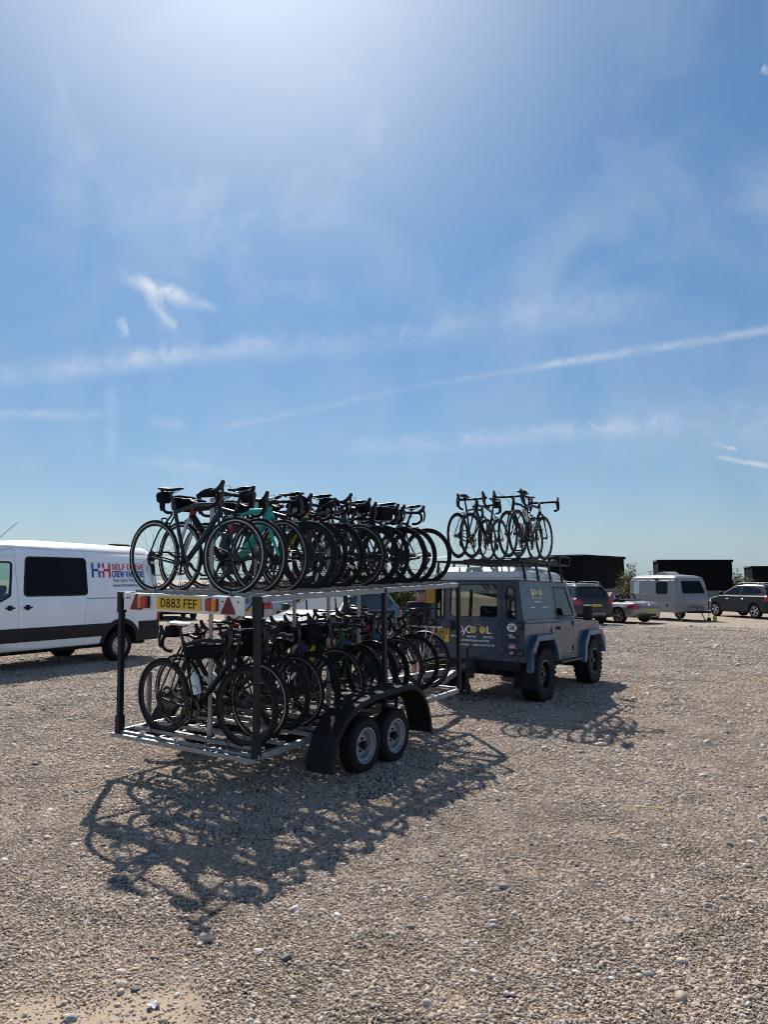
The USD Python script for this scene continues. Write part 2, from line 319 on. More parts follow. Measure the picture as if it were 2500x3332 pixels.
# loose stones: nobody could count them, one instancer
def pebble_mat(name, stops):
    N = {'oi': ('object_info', {}), 'r': ('rgb_ramp', {'ramp': stops}), 'tc': ('texture_coordinate', {}), 'n': ('noise_texture', dict(scale=2.5, detail=4.0)),
         't': ('rgb_ramp', {'ramp': [(0.3, (0.78, 0.76, 0.73)), (0.7, (1.1, 1.1, 1.08))]}), 'm': ('mix', dict(mix_type='multiply', fac=1.0)), 'p': ('principled_bsdf', dict(roughness=0.75, specular_ior_level=0.35))}
    return usdkit.material(stage, f'/World/Looks/{name}', N, [('oi.random', 'r.fac'), ('tc.object', 'n.vector'), ('n.fac', 't.fac'), ('r.color', 'm.color1'), ('t.color', 'm.color2'), ('m.color', 'p.base_color')], surface='p.BSDF')
PEB = [pebble_mat('pebble_tan', [(0, (0.299, 0.236, 0.193)), (0.5, (0.425, 0.353, 0.298)), (1, (0.550, 0.472, 0.420))]),
       pebble_mat('pebble_grey', [(0, (0.236, 0.220, 0.227)), (0.5, (0.377, 0.347, 0.341)), (1, (0.535, 0.496, 0.491))]),
       pebble_mat('pebble_dark', [(0, (0.070, 0.063, 0.071)), (0.5, (0.149, 0.133, 0.131)), (1, (0.268, 0.220, 0.193))]),
       pebble_mat('pebble_pale', [(0, (0.519, 0.488, 0.473)), (0.6, (0.661, 0.629, 0.631)), (1, (0.792, 0.800, 0.848))])]
def pebble_mesh(seed, sub=1):
    t = trimesh.creation.icosphere(subdivisions=sub, radius=1.0); v = np.array(t.vertices)
    v *= 0.75 + 0.5 * meshkit.fbm(v * 1.2 + seed * 9, 2, seed)[:, None]
    v *= [1.0, 0.62 + 0.06 * (seed % 4), 0.48 + 0.07 * (seed % 3)]
    return v, np.array(t.faces)
def make_gravel():
    pi = UsdGeom.PointInstancer.Define(stage, '/World/gravel'); tag(pi.GetPrim(), kind='stuff', label='loose tan and grey gravel covering the car park', category='gravel')
    UsdGeom.Scope.Define(stage, '/World/gravel/prototypes'); protos = []
    for k in range(8):
        p = f'/World/gravel/prototypes/pebble_{k:03d}'; usdkit.mesh(stage, p, pebble_mesh(k), PEB[[0, 0, 0, 1, 1, 1, 2, 3][k]], smooth=True); protos.append(p)
    gv = usdkit.material(stage, '/World/Looks/gravel_patch', {'g': ('geometry', {}), 'r': ('rgb_ramp', {'interpolate': False, 'ramp': [(0, (0.409, 0.323, 0.253)), (0.14, (0.535, 0.433, 0.351)), (0.30, (0.331, 0.275, 0.227)), (0.42, (0.440, 0.393, 0.367)), (0.56, (0.630, 0.527, 0.446)), (0.68, (0.236, 0.189, 0.158)), (0.76, (0.488, 0.440, 0.420)), (0.86, (0.095, 0.082, 0.083)), (0.92, (0.792, 0.755, 0.718))]}), 'p': ('principled_bsdf', dict(roughness=0.8, specular_ior_level=0.3))},
        [('g.random_per_island', 'r.fac'), ('r.color', 'p.base_color')], surface='p.BSDF')
    for k in range(10):                            # handfuls of small stones
        r_ = np.random.default_rng(300 + k); g = G()
        for _ in range(60):
            v, f = pebble_mesh(int(r_.integers(0, 40)), 1); s = 0.0045 * math.exp(r_.normal(0, 0.42)); R = rz(r_.uniform(0, 6.3)) @ rx(r_.normal(0, 0.4)) @ ry(r_.normal(0, 0.4)); q = 0.11 * math.sqrt(r_.uniform()); a = r_.uniform(0, 6.3)
            g.add((v * s) @ R.T + [q * math.cos(a), q * math.sin(a), s * 0.15], f)
        p = f'/World/gravel/prototypes/handful_{k:03d}'; usdkit.mesh(stage, p, g.mesh(), gv, smooth=25); protos.append(p)
    pi.CreatePrototypesRel().SetTargets(protos)
    P, S, I = [], [], []
    for r0, r1, per, med in ((1.6, 3.0, 500, 0.010), (3.0, 6.5, 1300, 0.0062), (6.5, 11, 900, 0.0078), (11, 18, 400, 0.0105), (18, 32, 110, 0.016)):
        half = 0.72 if r0 < 11 else 0.62
        n = int(half * (r1 * r1 - r0 * r0) * per); r = np.sqrt(nrg.uniform(r0 * r0, r1 * r1, n)); a = nrg.uniform(-half, half, n)
        x, y = np.sin(a) * r, np.cos(a) * r
        keep = nrg.uniform(0, 1, n) > 0.72 * bare(x, y); x, y = x[keep], y[keep]
        s = med * np.exp(nrg.normal(0, 0.5, len(x))); s[nrg.uniform(0, 1, len(x)) < 0.003] *= 1.5
        P.append(np.stack([x, y, ground_z(x, y) + s * 0.12], 1)); S.append(s)
        I.append(nrg.choice(8, len(x), p=[0.16, 0.16, 0.14, 0.16, 0.14, 0.13, 0.10, 0.01]))
    for r0, r1, per, sc_ in ((1.6, 3.0, 40, 1.1), (3.0, 6.5, 190, 1.0), (6.5, 11, 110, 1.3), (11, 18, 48, 1.8), (18, 30, 14, 2.6)):
        half = 0.72 if r0 < 11 else 0.62
        n = int(half * (r1 * r1 - r0 * r0) * per); r = np.sqrt(nrg.uniform(r0 * r0, r1 * r1, n)); a = nrg.uniform(-half, half, n); x, y = np.sin(a) * r, np.cos(a) * r
        keep = nrg.uniform(0, 1, n) > 0.66 * bare(x, y); x, y = x[keep], y[keep]; s = sc_ * nrg.uniform(0.8, 1.25, len(x))
        P.append(np.stack([x, y, ground_z(x, y) + 0.001], 1)); S.append(s); I.append(8 + nrg.integers(0, 10, len(x)))
    P, S, I = np.vstack(P), np.concatenate(S), np.concatenate(I); n = len(P)
    q = nrg.uniform(0, 2 * PI, n) / 2; t1, t2 = nrg.normal(0, 0.14, n) * (I < 8), nrg.normal(0, 0.14, n) * (I < 8)
    Q = np.stack([np.cos(q), t1, t2, np.sin(q)], 1); Q /= np.linalg.norm(Q, axis=1, keepdims=True)
    pi.CreatePositionsAttr(Vt.Vec3fArray.FromNumpy(P.astype(np.float32))); pi.CreateProtoIndicesAttr(Vt.IntArray.FromNumpy(I.astype(np.int32)))
    sc = np.stack([S, S * nrg.uniform(0.8, 1.2, n), S * nrg.uniform(0.8, 1.25, n)], 1)
    pi.CreateScalesAttr(Vt.Vec3fArray.FromNumpy(sc.astype(np.float32)))
    pi.CreateOrientationsAttr(Vt.QuathArray([Gf.Quath(float(a), float(b), float(c), float(d)) for a, b, c, d in Q]))
make_gravel()
def stone(x, y, s, seed, material, label):
    v, f = pebble_mesh(seed, 3); a = seed * 1.7
    p = thing('stone', label, 'stone', mat4(rz(a), (x, y, float(ground_z(x, y)) + s * 0.2)))
    obj('stone_body', (v * s, f), material, p, smooth=True)
GREYSTONE = M('stone_grey', (0.25, 0.25, 0.25), 0.8, var=0.3, scale=30); TANSTONE = M('stone_tan', (0.42, 0.36, 0.29), 0.8, var=0.2, scale=30); DARKSTONE = M('stone_dark', (0.06, 0.06, 0.065), 0.7, var=0.3, scale=30); PALESTONE = M('stone_pale', (0.55, 0.53, 0.5), 0.8, var=0.15, scale=30)

# ------------------------------------------------------------------ vehicles
def road_wheel(parent, x, y, R, w, rim_r, style, rim_mat, steer=0.0, knobs=False):
    """tyre with its rim; y's sign is the outer side"""
    s = 1 if y > 0 else -1; o = np.array([x, y, R]); Rt = rz(steer)
    def put(g): return G().tm((np.vstack(g.V) * [1, s, 1] @ Rt.T + o, np.vstack(g.F)[:, ::-1] if s < 0 else np.vstack(g.F)))
    h = w / 2; sh = R - 0.018
    g = G().lathe([(rim_r, -h * 0.8), (rim_r + 0.015, -h * 0.92), ((R + rim_r) / 2, -h), (sh - 0.02, -h * 0.97), (sh, -h * 0.88), (R - 0.004, -h * 0.72), (R, 0), (R - 0.004, h * 0.72), (sh, h * 0.88), (sh - 0.02, h * 0.97), ((R + rim_r) / 2, h), (rim_r + 0.015, h * 0.92), (rim_r, h * 0.8)], n=40)
    if knobs:
        for i in range(30):
            a = 2 * PI * i / 30
            for q, yy in enumerate((-0.82, -0.35, 0.1, 0.5, 0.84)):
                b = a + (0.10 if q % 2 else 0); out = abs(yy) > 0.7
                g.box(((R - (0.012 if out else 0.002)) * math.cos(b), yy * h, (R - (0.012 if out else 0.002)) * math.sin(b)), (0.045 if out else 0.026, h * (0.34 if out else 0.36), 0.05), ry(-b), 0.004)
    else:
        for yy in (-0.45, -0.15, 0.15, 0.45):
            g.lathe([(R - 0.002, yy * h - 0.012), (R + 0.0035, yy * h - 0.010), (R + 0.0035, yy * h + 0.028), (R - 0.002, yy * h + 0.030)], n=40)
    w_ = obj('wheel', put(g), TYRE, parent, 40)
    r = G(); d = h * 0.75
    r.lathe([(rim_r + 0.004, h * 0.80), (rim_r + 0.012, h * 0.88), (rim_r - 0.006, h * 0.90), (rim_r - 0.014, h * 0.6), (rim_r - 0.03, -h * 0.7), (rim_r - 0.02, -h * 0.7)], n=36)
    if style == 'steel':
        r.lathe([(0.001, h * 0.50), (0.055, h * 0.50), (0.075, h * 0.36), (rim_r * 0.55, h * 0.30), (rim_r * 0.72, h * 0.42), (rim_r - 0.012, h * 0.22), (rim_r - 0.012, h * 0.18), (0.001, h * 0.18)], n=36, closed=False)
        r.lathe([(0.001, h * 0.78), (0.032, h * 0.76), (0.038, h * 0.5)], n=14, closed=False)
        for i in range(5): a = i * 2 * PI / 5; r.lathe([(0.001, h * 0.64), (0.012, h * 0.62), (0.012, h * 0.3)], (0.07 * math.cos(a), 0, 0.07 * math.sin(a)), 6, closed=False)
        rp = obj('rim', put(r), rim_mat, w_, 40)
        hh = G()
        for i in range(10):
            a = i * 2 * PI / 10 + 0.2; hh.lathe([(0.001, h * 0.425), (0.017, h * 0.425), (0.02, h * 0.33)], (rim_r * 0.74 * math.cos(a), 0.004, rim_r * 0.74 * math.sin(a)), 8, closed=False)
        obj('rim_hole', put(hh), PLASTIC, w_, 40)
    else:
        ns, dbl = style
        r.lathe([(0.001, h * 0.78), (0.03, h * 0.78), (0.06, h * 0.62), (0.06, h * 0.3)], n=16, closed=False)
        for i in range(ns):
            for o2 in ((-0.11, 0.11) if dbl else (0,)):
                a0 = 2 * PI * i / ns; a = a0 + o2
                r.bar((0.04 * math.cos(a0), h * 0.60, 0.04 * math.sin(a0)), ((rim_r - 0.012) * math.cos(a), h * 0.74, (rim_r - 0.012) * math.sin(a)), 0.03 if dbl else 0.05, 0.02, up=(0, 1, 0))
        obj('rim', put(r), rim_mat, w_, 40)
        k = G().lathe([(0.001, -h * 0.2), (rim_r * 0.92, -h * 0.2), (rim_r * 0.92, -h * 0.3)], n=24, closed=False); obj('brake_disc', put(k), DARKALLOY, w_, 40)
    return w_
def make_shell(outer, c, cavity, windows, seams=(), cuts=(), k=(0.990, 0.982), inner=0.955):
    """body (hollow where cavity says, with window openings, seams and cuts) and the panes"""
    hollow = scaled(outer, inner, inner, inner, c) ^ cavity
    body = outer - hollow; skin = outer - scaled(outer, 0.988, 0.985, 0.988, c)
    panes, seals = [], []
    shell = scaled(outer, k[0], k[0], k[0], c) - scaled(outer, k[1], k[1], k[1], c)
    sshell = scaled(outer, 1.0025, 1.003, 1.0025, c) - scaled(outer, 0.985, 0.985, 0.985, c)
    for nm, poly, axis, lo, hi in windows:
        P = sg.Polygon(poly) if not hasattr(poly, 'exterior') else poly
        pr = prism(P, axis, lo, hi); body = body - pr; panes.append((nm, shell ^ pr))
        seals.append(sshell ^ (prism(P.buffer(0.022), axis, lo, hi) - prism(P.buffer(-0.012), axis, lo, hi)))
    for path, axis, lo, hi in seams:
        body = body - (skin ^ prism(sg.LineString(path).buffer(0.0055, cap_style=2), axis, lo, hi))
    for cu in cuts: body = body - cu
    return body, panes, seals
def plate(parent, text, o, xd, yd, w=0.52, h=0.11, eu=False, text_w=None, text2=None):
    xd, yd = np.asarray(xd, float), np.asarray(yd, float); n = np.cross(xd, yd); R = np.stack([xd, yd, n], 1); o = np.asarray(o, float)
    pl = obj('number_plate', G().box(o, (w, h, 0.008), R, 0.002), YELLOW, parent)
    if eu: obj('blue_band', G().box(o + xd * (-w / 2 + 0.025) + n * 0.005, (0.04, h - 0.01, 0.004), R), M('plate_blue', (0.02, 0.06, 0.35), 0.4), pl)
    if text2:
        lettering(text, h * 0.36, o + yd * h * 0.07 + n * 0.0045, xd, yd, LETTER, pl, width=w * 0.82, centre=True); lettering(text2, h * 0.36, o - yd * h * 0.42 + n * 0.0045, xd, yd, LETTER, pl, width=w * 0.62, centre=True)
    else: lettering(text, h * 0.66, o - yd * h * 0.33 + n * 0.0045 + xd * (0.02 if eu else 0), xd, yd, LETTER, pl, width=(text_w or w * 0.84), centre=True)
    return pl
def seats(parent, rows, z, hw):
    for x in rows:
        for y in (-hw, hw):
            s = obj('seat', soften(hullman([(x + a, y + b, z + c_) for b in (-0.24, 0.24) for a, c_ in ((-0.25, 0), (0.28, 0), (0.28, 0.14), (-0.25, 0.12))]) + hullman([(x + a, y + b, z + c_) for b in (-0.22, 0.22) for a, c_ in ((-0.30, 0.05), (-0.12, 0.05), (-0.42, 0.62), (-0.30, 0.64))]), 0.12, 3), SEAT, parent, 60)
            obj('headrest', G().box((x - 0.38, y, z + 0.76), (0.09, 0.24, 0.17), ry(-0.2), 0.04), SEAT, s)
UP, BACK, FWD, RIGHTW, LEFTW = (0, 0, 1), (-1, 0, 0), (1, 0, 0), (0, -1, 0), (0, 1, 0)

# --- white hire van (x forward from the rear axle, y left)
def make_van():
    az = math.atan2(-0.4825, -0.876); hx, hy = math.sin(az), math.cos(az)
    T = heading(-6.03 - 0.87 * 0.876 - 0.05 + 0.4825 * 0.17, 16.9 + 0.87 * 0.4825 + 0.876 * 0.17, az)
    p = thing('van', 'white crew van with red and blue hire lettering and dark cladding, left of the trailer', 'van', T)
    side = rnd_poly([(-1.14, 0.42), (-1.15, 1.2), (-1.05, 2.36), (-0.90, 2.52), (-0.5, 2.57), (1.9, 2.61), (2.87, 2.57), (3.37, 2.35), (4.17, 1.38), (4.74, 1.10), (4.92, 0.85), (4.92, 0.42)], 0.08)
    plan = rnd_poly([(-1.17, -0.95), (-1.02, -1.02), (3.0, -1.02), (4.6, -0.95), (4.95, -0.5), (4.95, 0.5), (4.6, 0.95), (3.0, 1.02), (-1.02, 1.02), (-1.17, 0.95)], 0.06)
    front = rnd_poly([(-0.97, 0.35), (-1.02, 0.7), (-1.02, 1.25), (-0.98, 1.5), (-0.86, 2.30), (-0.74, 2.52), (-0.5, 2.62), (0.5, 2.62), (0.74, 2.52), (0.86, 2.30), (0.98, 1.5), (1.02, 1.25), (1.02, 0.7), (0.97, 0.35)], 0.06)
    outer = solid3(side, plan, front); c = (1.7, 0, 1.3)
    win = [('front_door_window', rnd_poly([(2.72, 1.50), (2.66, 2.14), (3.12, 2.14), (3.92, 1.42), (3.72, 1.36), (3.3, 1.36), (2.92, 1.40)], 0.05), 'y', 0.3, 1.3), ('side_window', rnd_poly([(0.92, 1.49), (0.92, 2.25), (2.34, 2.25), (2.42, 1.49)], 0.07), 'y', 0.3, 1.3),
           ('front_door_window', rnd_poly([(2.72, 1.50), (2.66, 2.14), (3.12, 2.14), (3.92, 1.42), (3.72, 1.36), (3.3, 1.36), (2.92, 1.40)], 0.05), 'y', -1.3, -0.3), ('side_window', rnd_poly([(0.92, 1.49), (0.92, 2.25), (2.34, 2.25), (2.42, 1.49)], 0.07), 'y', -1.3, -0.3),
           ('windscreen', rnd_poly([(-0.85, 1.45), (-0.68, 2.28), (0.68, 2.28), (0.85, 1.45)], 0.05), 'x', 3.15, 4.6)]
    seams = [([(2.55, 0.45), (2.55, 1.4), (2.60, 2.46)], 'y', 0.5, 1.3), ([(0.97, 0.45), (0.99, 1.1), (0.93, 1.46)], 'y', 0.5, 1.3), ([(0.92, 2.28), (0.94, 2.40)], 'y', 0.5, 1.3), ([(-1.07, 2.37), (0.2, 2.41), (2.60, 2.43), (3.3, 2.27)], 'y', 0.4, 1.3), ([(2.60, 2.26), (3.0, 2.26), (3.8, 1.5)], 'y', 0.4, 1.3), ([(3.84, 0.45), (3.84, 1.4)], 'y', 0.5, 1.3), ([(-1.1, 2.18), (0.90, 2.18)], 'y', 0.5, 1.3)]
    cuts = [prism(sg.Point(0, 0.40).buffer(0.46, quad_segs=10), 'y', 0.55, 1.3), prism(sg.Point(0, 0.40).buffer(0.46, quad_segs=10), 'y', -1.3, -0.55), prism(sg.Point(3.75, 0.40).buffer(0.46, quad_segs=10), 'y', 0.55, 1.3), prism(sg.Point(3.75, 0.40).buffer(0.46, quad_segs=10), 'y', -1.3, -0.55),
            prism(sg.box(-1.05, 1.385, 0.93, 1.43), 'y', 0.99, 1.3)]
    cav = prism(sg.box(-1.0, 0.75, 3.9, 2.5), 'y', -0.9, 0.9)
    body, panes, seals = make_shell(outer, c, cav, win, seams, cuts)
    obj('body', body, WHITE, p, 32)
    for q, ((nm, pn), se) in enumerate(zip(panes, seals)):
        w = obj(nm, pn, GLASS if q != 1 else TINT, p, 30); obj('window_seal', se, PLASTIC, w, 30)
    # dark cladding band, sill strip, arches, rear bumper
    sh = scaled(outer, 1.003, 1.012, 1.0, c) - scaled(outer, 0.98, 0.985, 1.0, c)
    arch = sg.Point(0, 0.40).buffer(0.45, quad_segs=10)
    band = sg.Polygon([(0.42, 0.59), (3.3, 0.59), (3.3, 0.86), (0.30, 0.86)])
    for y0, y1 in ((0.5, 1.4), (-1.4, -0.5)):
        for x in (0, 3.75): obj('wheel_arch_liner', prism(sg.Point(x, 0.40).buffer(0.459, quad_segs=10).difference(sg.Point(x, 0.40).buffer(0.44, quad_segs=10)).intersection(sg.box(-9, 0.42, 9, 2)), 'y', max(y0, -0.97), min(y1, 0.97)) + prism(sg.Point(x, 0.40).buffer(0.455, quad_segs=10).intersection(sg.box(-9, 0.42, 9, 2)), 'y', 0.552 if y0 > 0 else -0.572, 0.572 if y0 > 0 else -0.552), BLACK, p, 30)
        obj('side_cladding', sh ^ prism(band, 'y', y0, y1), PLASTIC, p, 30)
        obj('wheel_arch_trim', (scaled(outer, 1.0, 1.016, 1.0, c) - scaled(outer, 0.98, 0.96, 1.0, c)) ^ prism(sg.Point(0, 0.40).buffer(0.55, quad_segs=12).difference(arch).intersection(sg.box(-1, 0.36, 1, 1.1)), 'y', y0, y1), PLASTIC, p, 30)
    obj('rear_bumper', scaled(outer, 1.012, 1.014, 1.0, c) ^ (prism(sg.box(-1.3, 0.42, -0.5, 0.86), 'y', -1.4, 1.4) - prism(sg.Point(0, 0.4).buffer(0.5), 'y', -1.4, 1.4)), PLASTIC, p, 30)
    obj('underbody', G().box((1.9, 0, 0.40), (5.7, 1.5, 0.14)).box((1.9, 0.9, 0.42), (2.4, 0.1, 0.08)).tube([(-0.8, 0.3, 0.42), (2.5, 0.3, 0.42)], 0.09), BLACK, p)
    obj('door_rail', G().box((-0.06, 0.992, 1.405), (1.96, 0.012, 0.016)), GALV, p)
    for s in (-1, 1): obj('tail_light', G().box((-1.14, s * 0.93, 1.08), (0.05, 0.16, 0.62), ch=0.02), RED, p)
    for x in (2.36, 2.74):
        obj('door_handle', G().box((x, 1.035, 1.26), (0.20, 0.03, 0.035), ch=0.012).box((x, 1.022, 1.26), (0.10, 0.006, 0.10), ch=0.003), PLASTIC, p)
    ap = G().tube([(2.78, 0.50, 2.54), (2.30, 0.50, 2.96)], 0.006, 5); obj('aerial', ap, PLASTIC, p)
    b = obj('roof_beacon', G().box((-0.5, 0.30, 2.60), (0.5, 0.22, 0.06), ch=0.02), PLASTIC, p); obj('beacon_lens', G().box((-0.5, 0.30, 2.64), (0.46, 0.19, 0.03), ch=0.01), BOARD, b)
    for s in (-1, 1):
        m_ = obj('door_mirror', G().box((3.5, s * 1.16, 1.55), (0.14, 0.2, 0.38), ch=0.04), PLASTIC, p)
        obj('headlight', G().box((4.7, s * 0.8, 0.98), (0.3, 0.28, 0.2), rz(-s * 0.4), 0.05), GLASS, p)
    for x in (0, 3.75):
        for s in (-1, 1): road_wheel(p, x, s * 0.89, 0.345, 0.235, 0.20, 'steel', ALLOY if x == 0 else GALV)
    seats(p, (2.95, 1.7), 0.85, 0.5)
    # lettering on the near side
    BLUE = M('sign_blue', (0.02, 0.05, 0.32), 0.4); REDL = M('sign_red', (0.55, 0.02, 0.03), 0.4); GREYL = M('sign_grey', (0.06, 0.06, 0.07), 0.4)
    def side_y(z): return np.interp(z, [1.25, 1.5, 2.3], [1.02, 0.98, 0.86])
    def put(text, x, z, h, m_, w=None, bold=True):
        nrm = np.array([0, 0.989, 0.148]); yd = np.array([0, -0.148, 0.989]); return lettering(text, h, (x, side_y(z) + 0.006, z), (-1, 0, 0), yd, m_, p, 'sign_lettering', bold, w, depth=0.003)
    put('H', 0.80, 1.86, 0.30, BLUE, 0.255); put('H', 0.515, 1.86, 0.30, REDL, 0.255)
    obj('sign_disc', G().tm(trimesh.creation.cylinder(0.075, 0.004, sections=24), R=rx(PI / 2 - 0.15), t=(0.53, side_y(2.0) + 0.010, 2.01)), WHITE, p); put('&', 0.575, 1.965, 0.09, BLUE, 0.085)
    put('SELF DRIVE', 0.23, 2.03, 0.12, REDL, 0.95); put('CREW VAN HIRE', 0.23, 1.86, 0.14, BLUE, 0.95)
    put('Tel: 020 7916 6  6', 0.21, 1.75, 0.075, GREYL, 0.92, False); put('www.hhvanhire.co.uk', 0.21, 1.65, 0.068, GREYL, 0.94, False)
make_van()

# --- towing four-wheel drive: hard top, high tyres, rack
def make_offroader():
    az = math.radians(33)
    hx, hy = math.sin(az), math.cos(az); T = heading(OFF[0], OFF[1], az)
    p = thing('offroad_car', 'dark grey blue boxy off-road car with white roof, towing the bicycle trailer', 'off-road car', T)
    PAINT = M('offroader_paint', (0.027, 0.043, 0.068), 0.42, 0.1, coat=0.45, var=0.12, scale=3, dust=0.05)
    SPAT = M('offroader_arch_paint', (0.035, 0.072, 0.13), 0.42, 0.1, coat=0.3, var=0.1, dust=0.15)
    ROOF = M('offroader_roof', (0.56, 0.56, 0.55), 0.45, var=0.05, dust=0.15)
    tilt = ry(math.radians(1.3)); piv = np.array([0, 0, 0.6])
    def TT(m):                                     # the body sits slightly nose down on its springs
        if isinstance(m, G): m = m.mesh()
        if hasattr(m, 'to_mesh'): mm = m.to_mesh(); V, F = np.array(mm.vert_properties[:, :3]), np.array(mm.tri_verts)
        elif isinstance(m, tuple): V, F = m
        else: V, F = np.array(m.vertices), np.array(m.faces)
        return ((V - piv) @ tilt.T + piv, F)
    def ob(n, m, mt, par=p, sm=30): return obj(n, TT(m), mt, par, sm)
    def tx(text, h, o, xd, yd, mt, par, name='sign_lettering', bold=True, width=None, centre=False):
        t = meshkit.text_mesh(text, h, 0.0025, bold); V = np.array(t.vertices); w = V[:, 0].max(); xd, yd = np.asarray(xd, float), np.asarray(yd, float)
        if width: V[:, 0] *= width / w; w = width
        if centre: V[:, 0] -= w / 2
        return ob(name, (np.asarray(o, float) + V[:, :1] * xd + V[:, 1:2] * yd + V[:, 2:] * np.cross(xd, yd), np.array(t.faces)), mt, par, False)
    # lower body with octagonal arches, bonnet and wings
    oct_ = lambda x: sg.Polygon([(x - 0.50, 0.40), (x - 0.46, 0.72), (x - 0.30, 0.90), (x + 0.30, 0.90), (x + 0.46, 0.72), (x + 0.50, 0.40)])
    low = prism(rnd_poly([(-0.66, 0.60), (-0.66, 1.20), (1.42, 1.20), (1.44, 1.175), (2.76, 1.13), (2.81, 1.08), (2.81, 0.58), (2.0, 0.55), (0.4, 0.55)], 0.02), 'y', -0.80, 0.80) ^ prism(rnd_poly([(-0.80, 0.4), (-0.80, 1.15), (-0.765, 1.21), (0.765, 1.21), (0.80, 1.15), (0.80, 0.4)], 0.02), 'x', -2, 4)
    upper_side = [(-0.66, 1.19), (-0.648, 1.80), (1.35, 1.80), (1.68, 1.19)]
    up = prism(upper_side, 'y', -0.9, 0.9) ^ prism([(-0.785, 1.19), (-0.70, 1.81), (0.70, 1.81), (0.785, 1.19)], 'x', -2, 4)
    outer = low + up
    hollow = (prism([(-0.60, 0.85), (-0.60, 1.79), (1.30, 1.79), (1.60, 1.22), (1.60, 0.85)], 'y', -0.9, 0.9) ^ prism([(-0.75, 0.8), (-0.745, 1.19), (-0.665, 1.79), (0.665, 1.79), (0.745, 1.19), (0.75, 0.8)], 'x', -2, 4))
    body = outer - hollow
    for x in (0.0, 2.36):
        for s in (-1, 1): body = body - prism(oct_(x), 'y', min(s * 0.50, s * 0.9), max(s * 0.50, s * 0.9))
    door_w = rnd_poly([(0.72, 1.25), (0.70, 1.70), (1.27, 1.70), (1.50, 1.25)], 0.03); rear_w = rnd_poly([(-0.38, 1.24), (-0.36, 1.72), (0.40, 1.72), (0.42, 1.24)], 0.05)
    alp_r, alp_l = rnd_poly([(-0.66, 1.22), (-0.63, 1.68), (-0.52, 1.68), (-0.52, 1.22)], 0.05), rnd_poly([(0.66, 1.22), (0.63, 1.68), (0.52, 1.68), (0.52, 1.22)], 0.05)
    wins = [('door_window', door_w, 'y', -0.95, -0.5), ('door_window', door_w, 'y', 0.5, 0.95), ('rear_door_window', rear_w, 'x', -0.8, -0.4), ('corner_window', alp_r, 'x', -0.8, -0.4), ('corner_window', alp_l, 'x', -0.8, -0.4), ('windscreen', rnd_poly([(-0.68, 1.27), (-0.62, 1.72), (0.62, 1.72), (0.68, 1.27)], 0.02), 'x', 1.2, 1.8)]
    REFL = glass('reflecting_glass', (0.16, 0.18, 0.18), 2.3)
    shell = scaled(up, 0.992, 0.992, 1, (0.4, 0, 1.5)) - scaled(up, 0.984, 0.984, 1, (0.4, 0, 1.5)); seal_s = scaled(up, 1.004, 1.005, 1, (0.4, 0, 1.5)) - scaled(up, 0.98, 0.98, 1, (0.4, 0, 1.5))
    for nm, P, axis, lo, hi in wins:
        pr = prism(P, axis, lo, hi); body = body - pr
        w = ob(nm, shell ^ pr, REFL if 'rear' in nm or 'corner' in nm else GLASS); ob('window_seal', seal_s ^ (prism(P.buffer(0.018), axis, lo, hi) - prism(P.buffer(-0.008), axis, lo, hi)), PLASTIC, w)
    skin = outer - (scaled(outer, 0.992, 0.985, 1.0, (0.4, 0, 1)))
    for path in ([(0.60, 0.58), (0.60, 1.80)], [(1.405, 0.58), (1.42, 1.19)], [(0.60, 1.215), (1.66, 1.215)], [(-0.7, 1.215), (0.60, 1.215)], [(0.60, 0.64), (1.40, 0.64)]):
        pr = prism(sg.LineString(path).buffer(0.006, cap_style=2), 'y', -1, 1); body = body - ((skin ^ pr) ^ prism(sg.box(-3, 0, 4, 3), 'y', -1, 1))
    body = body - prism([(0.36, 0.80), (0.36, 1.08), (0.43, 1.08), (0.43, 0.80)], 'y', -0.85, -0.77)
    bp = ob('body', body, PAINT)
    # waist capping and gutter
    for s in (-1, 1):
        ob('waist_capping', G().box((-0.02, s * 0.797, 1.185), (1.24, 0.02, 0.035), ch=0.006), PAINT); ob('roof_gutter', G().box((0.36, s * 0.715, 1.805), (1.98, 0.05, 0.025), ch=0.006), ROOF)
    ob('roof_gutter', G().box((-0.655, 0, 1.805), (0.05, 1.40, 0.025), ch=0.006), ROOF)
    roof = prism(rnd_poly([(-0.66, 1.815), (-0.64, 1.915), (-0.55, 1.985), (0.3, 2.005), (0.95, 1.97), (1.33, 1.865), (1.38, 1.815)], 0.01), 'y', -0.9, 0.9) ^ prism(rnd_poly([(-0.70, 1.81), (-0.67, 1.92), (-0.56, 1.99), (0, 2.01), (0.56, 1.99), (0.67, 1.92), (0.70, 1.81)], 0.02), 'x', -2, 4)
    ob('roof', soften(roof, 0.07, 3), ROOF, p, 40)
    # rear door standing proud, hinges, handle
    rd = prism(rnd_poly([(-0.44, 0.64), (-0.44, 1.77), (0.46, 1.77), (0.46, 0.64)], 0.04).difference(rear_w.buffer(0.001)), 'x', -0.8, -0.4) ^ (scaled(outer, 1.012, 1, 1, (0.4, 0, 1)) - scaled(outer, 1.001, 1, 1, (0.4, 0, 1)))
    d = ob('rear_door', rd, PAINT)
    for z in (0.78, 1.15, 1.55): ob('hinge', G().box((-0.685, -0.45, z), (0.03, 0.10, 0.05), ch=0.006).tube([(-0.70, -0.47, z - 0.035), (-0.70, -0.47, z + 0.035)], 0.012), PAINT, d)
    ob('door_handle', G().box((-0.70, 0.36, 1.10), (0.06, 0.05, 0.14), ch=0.012), PLASTIC, d)
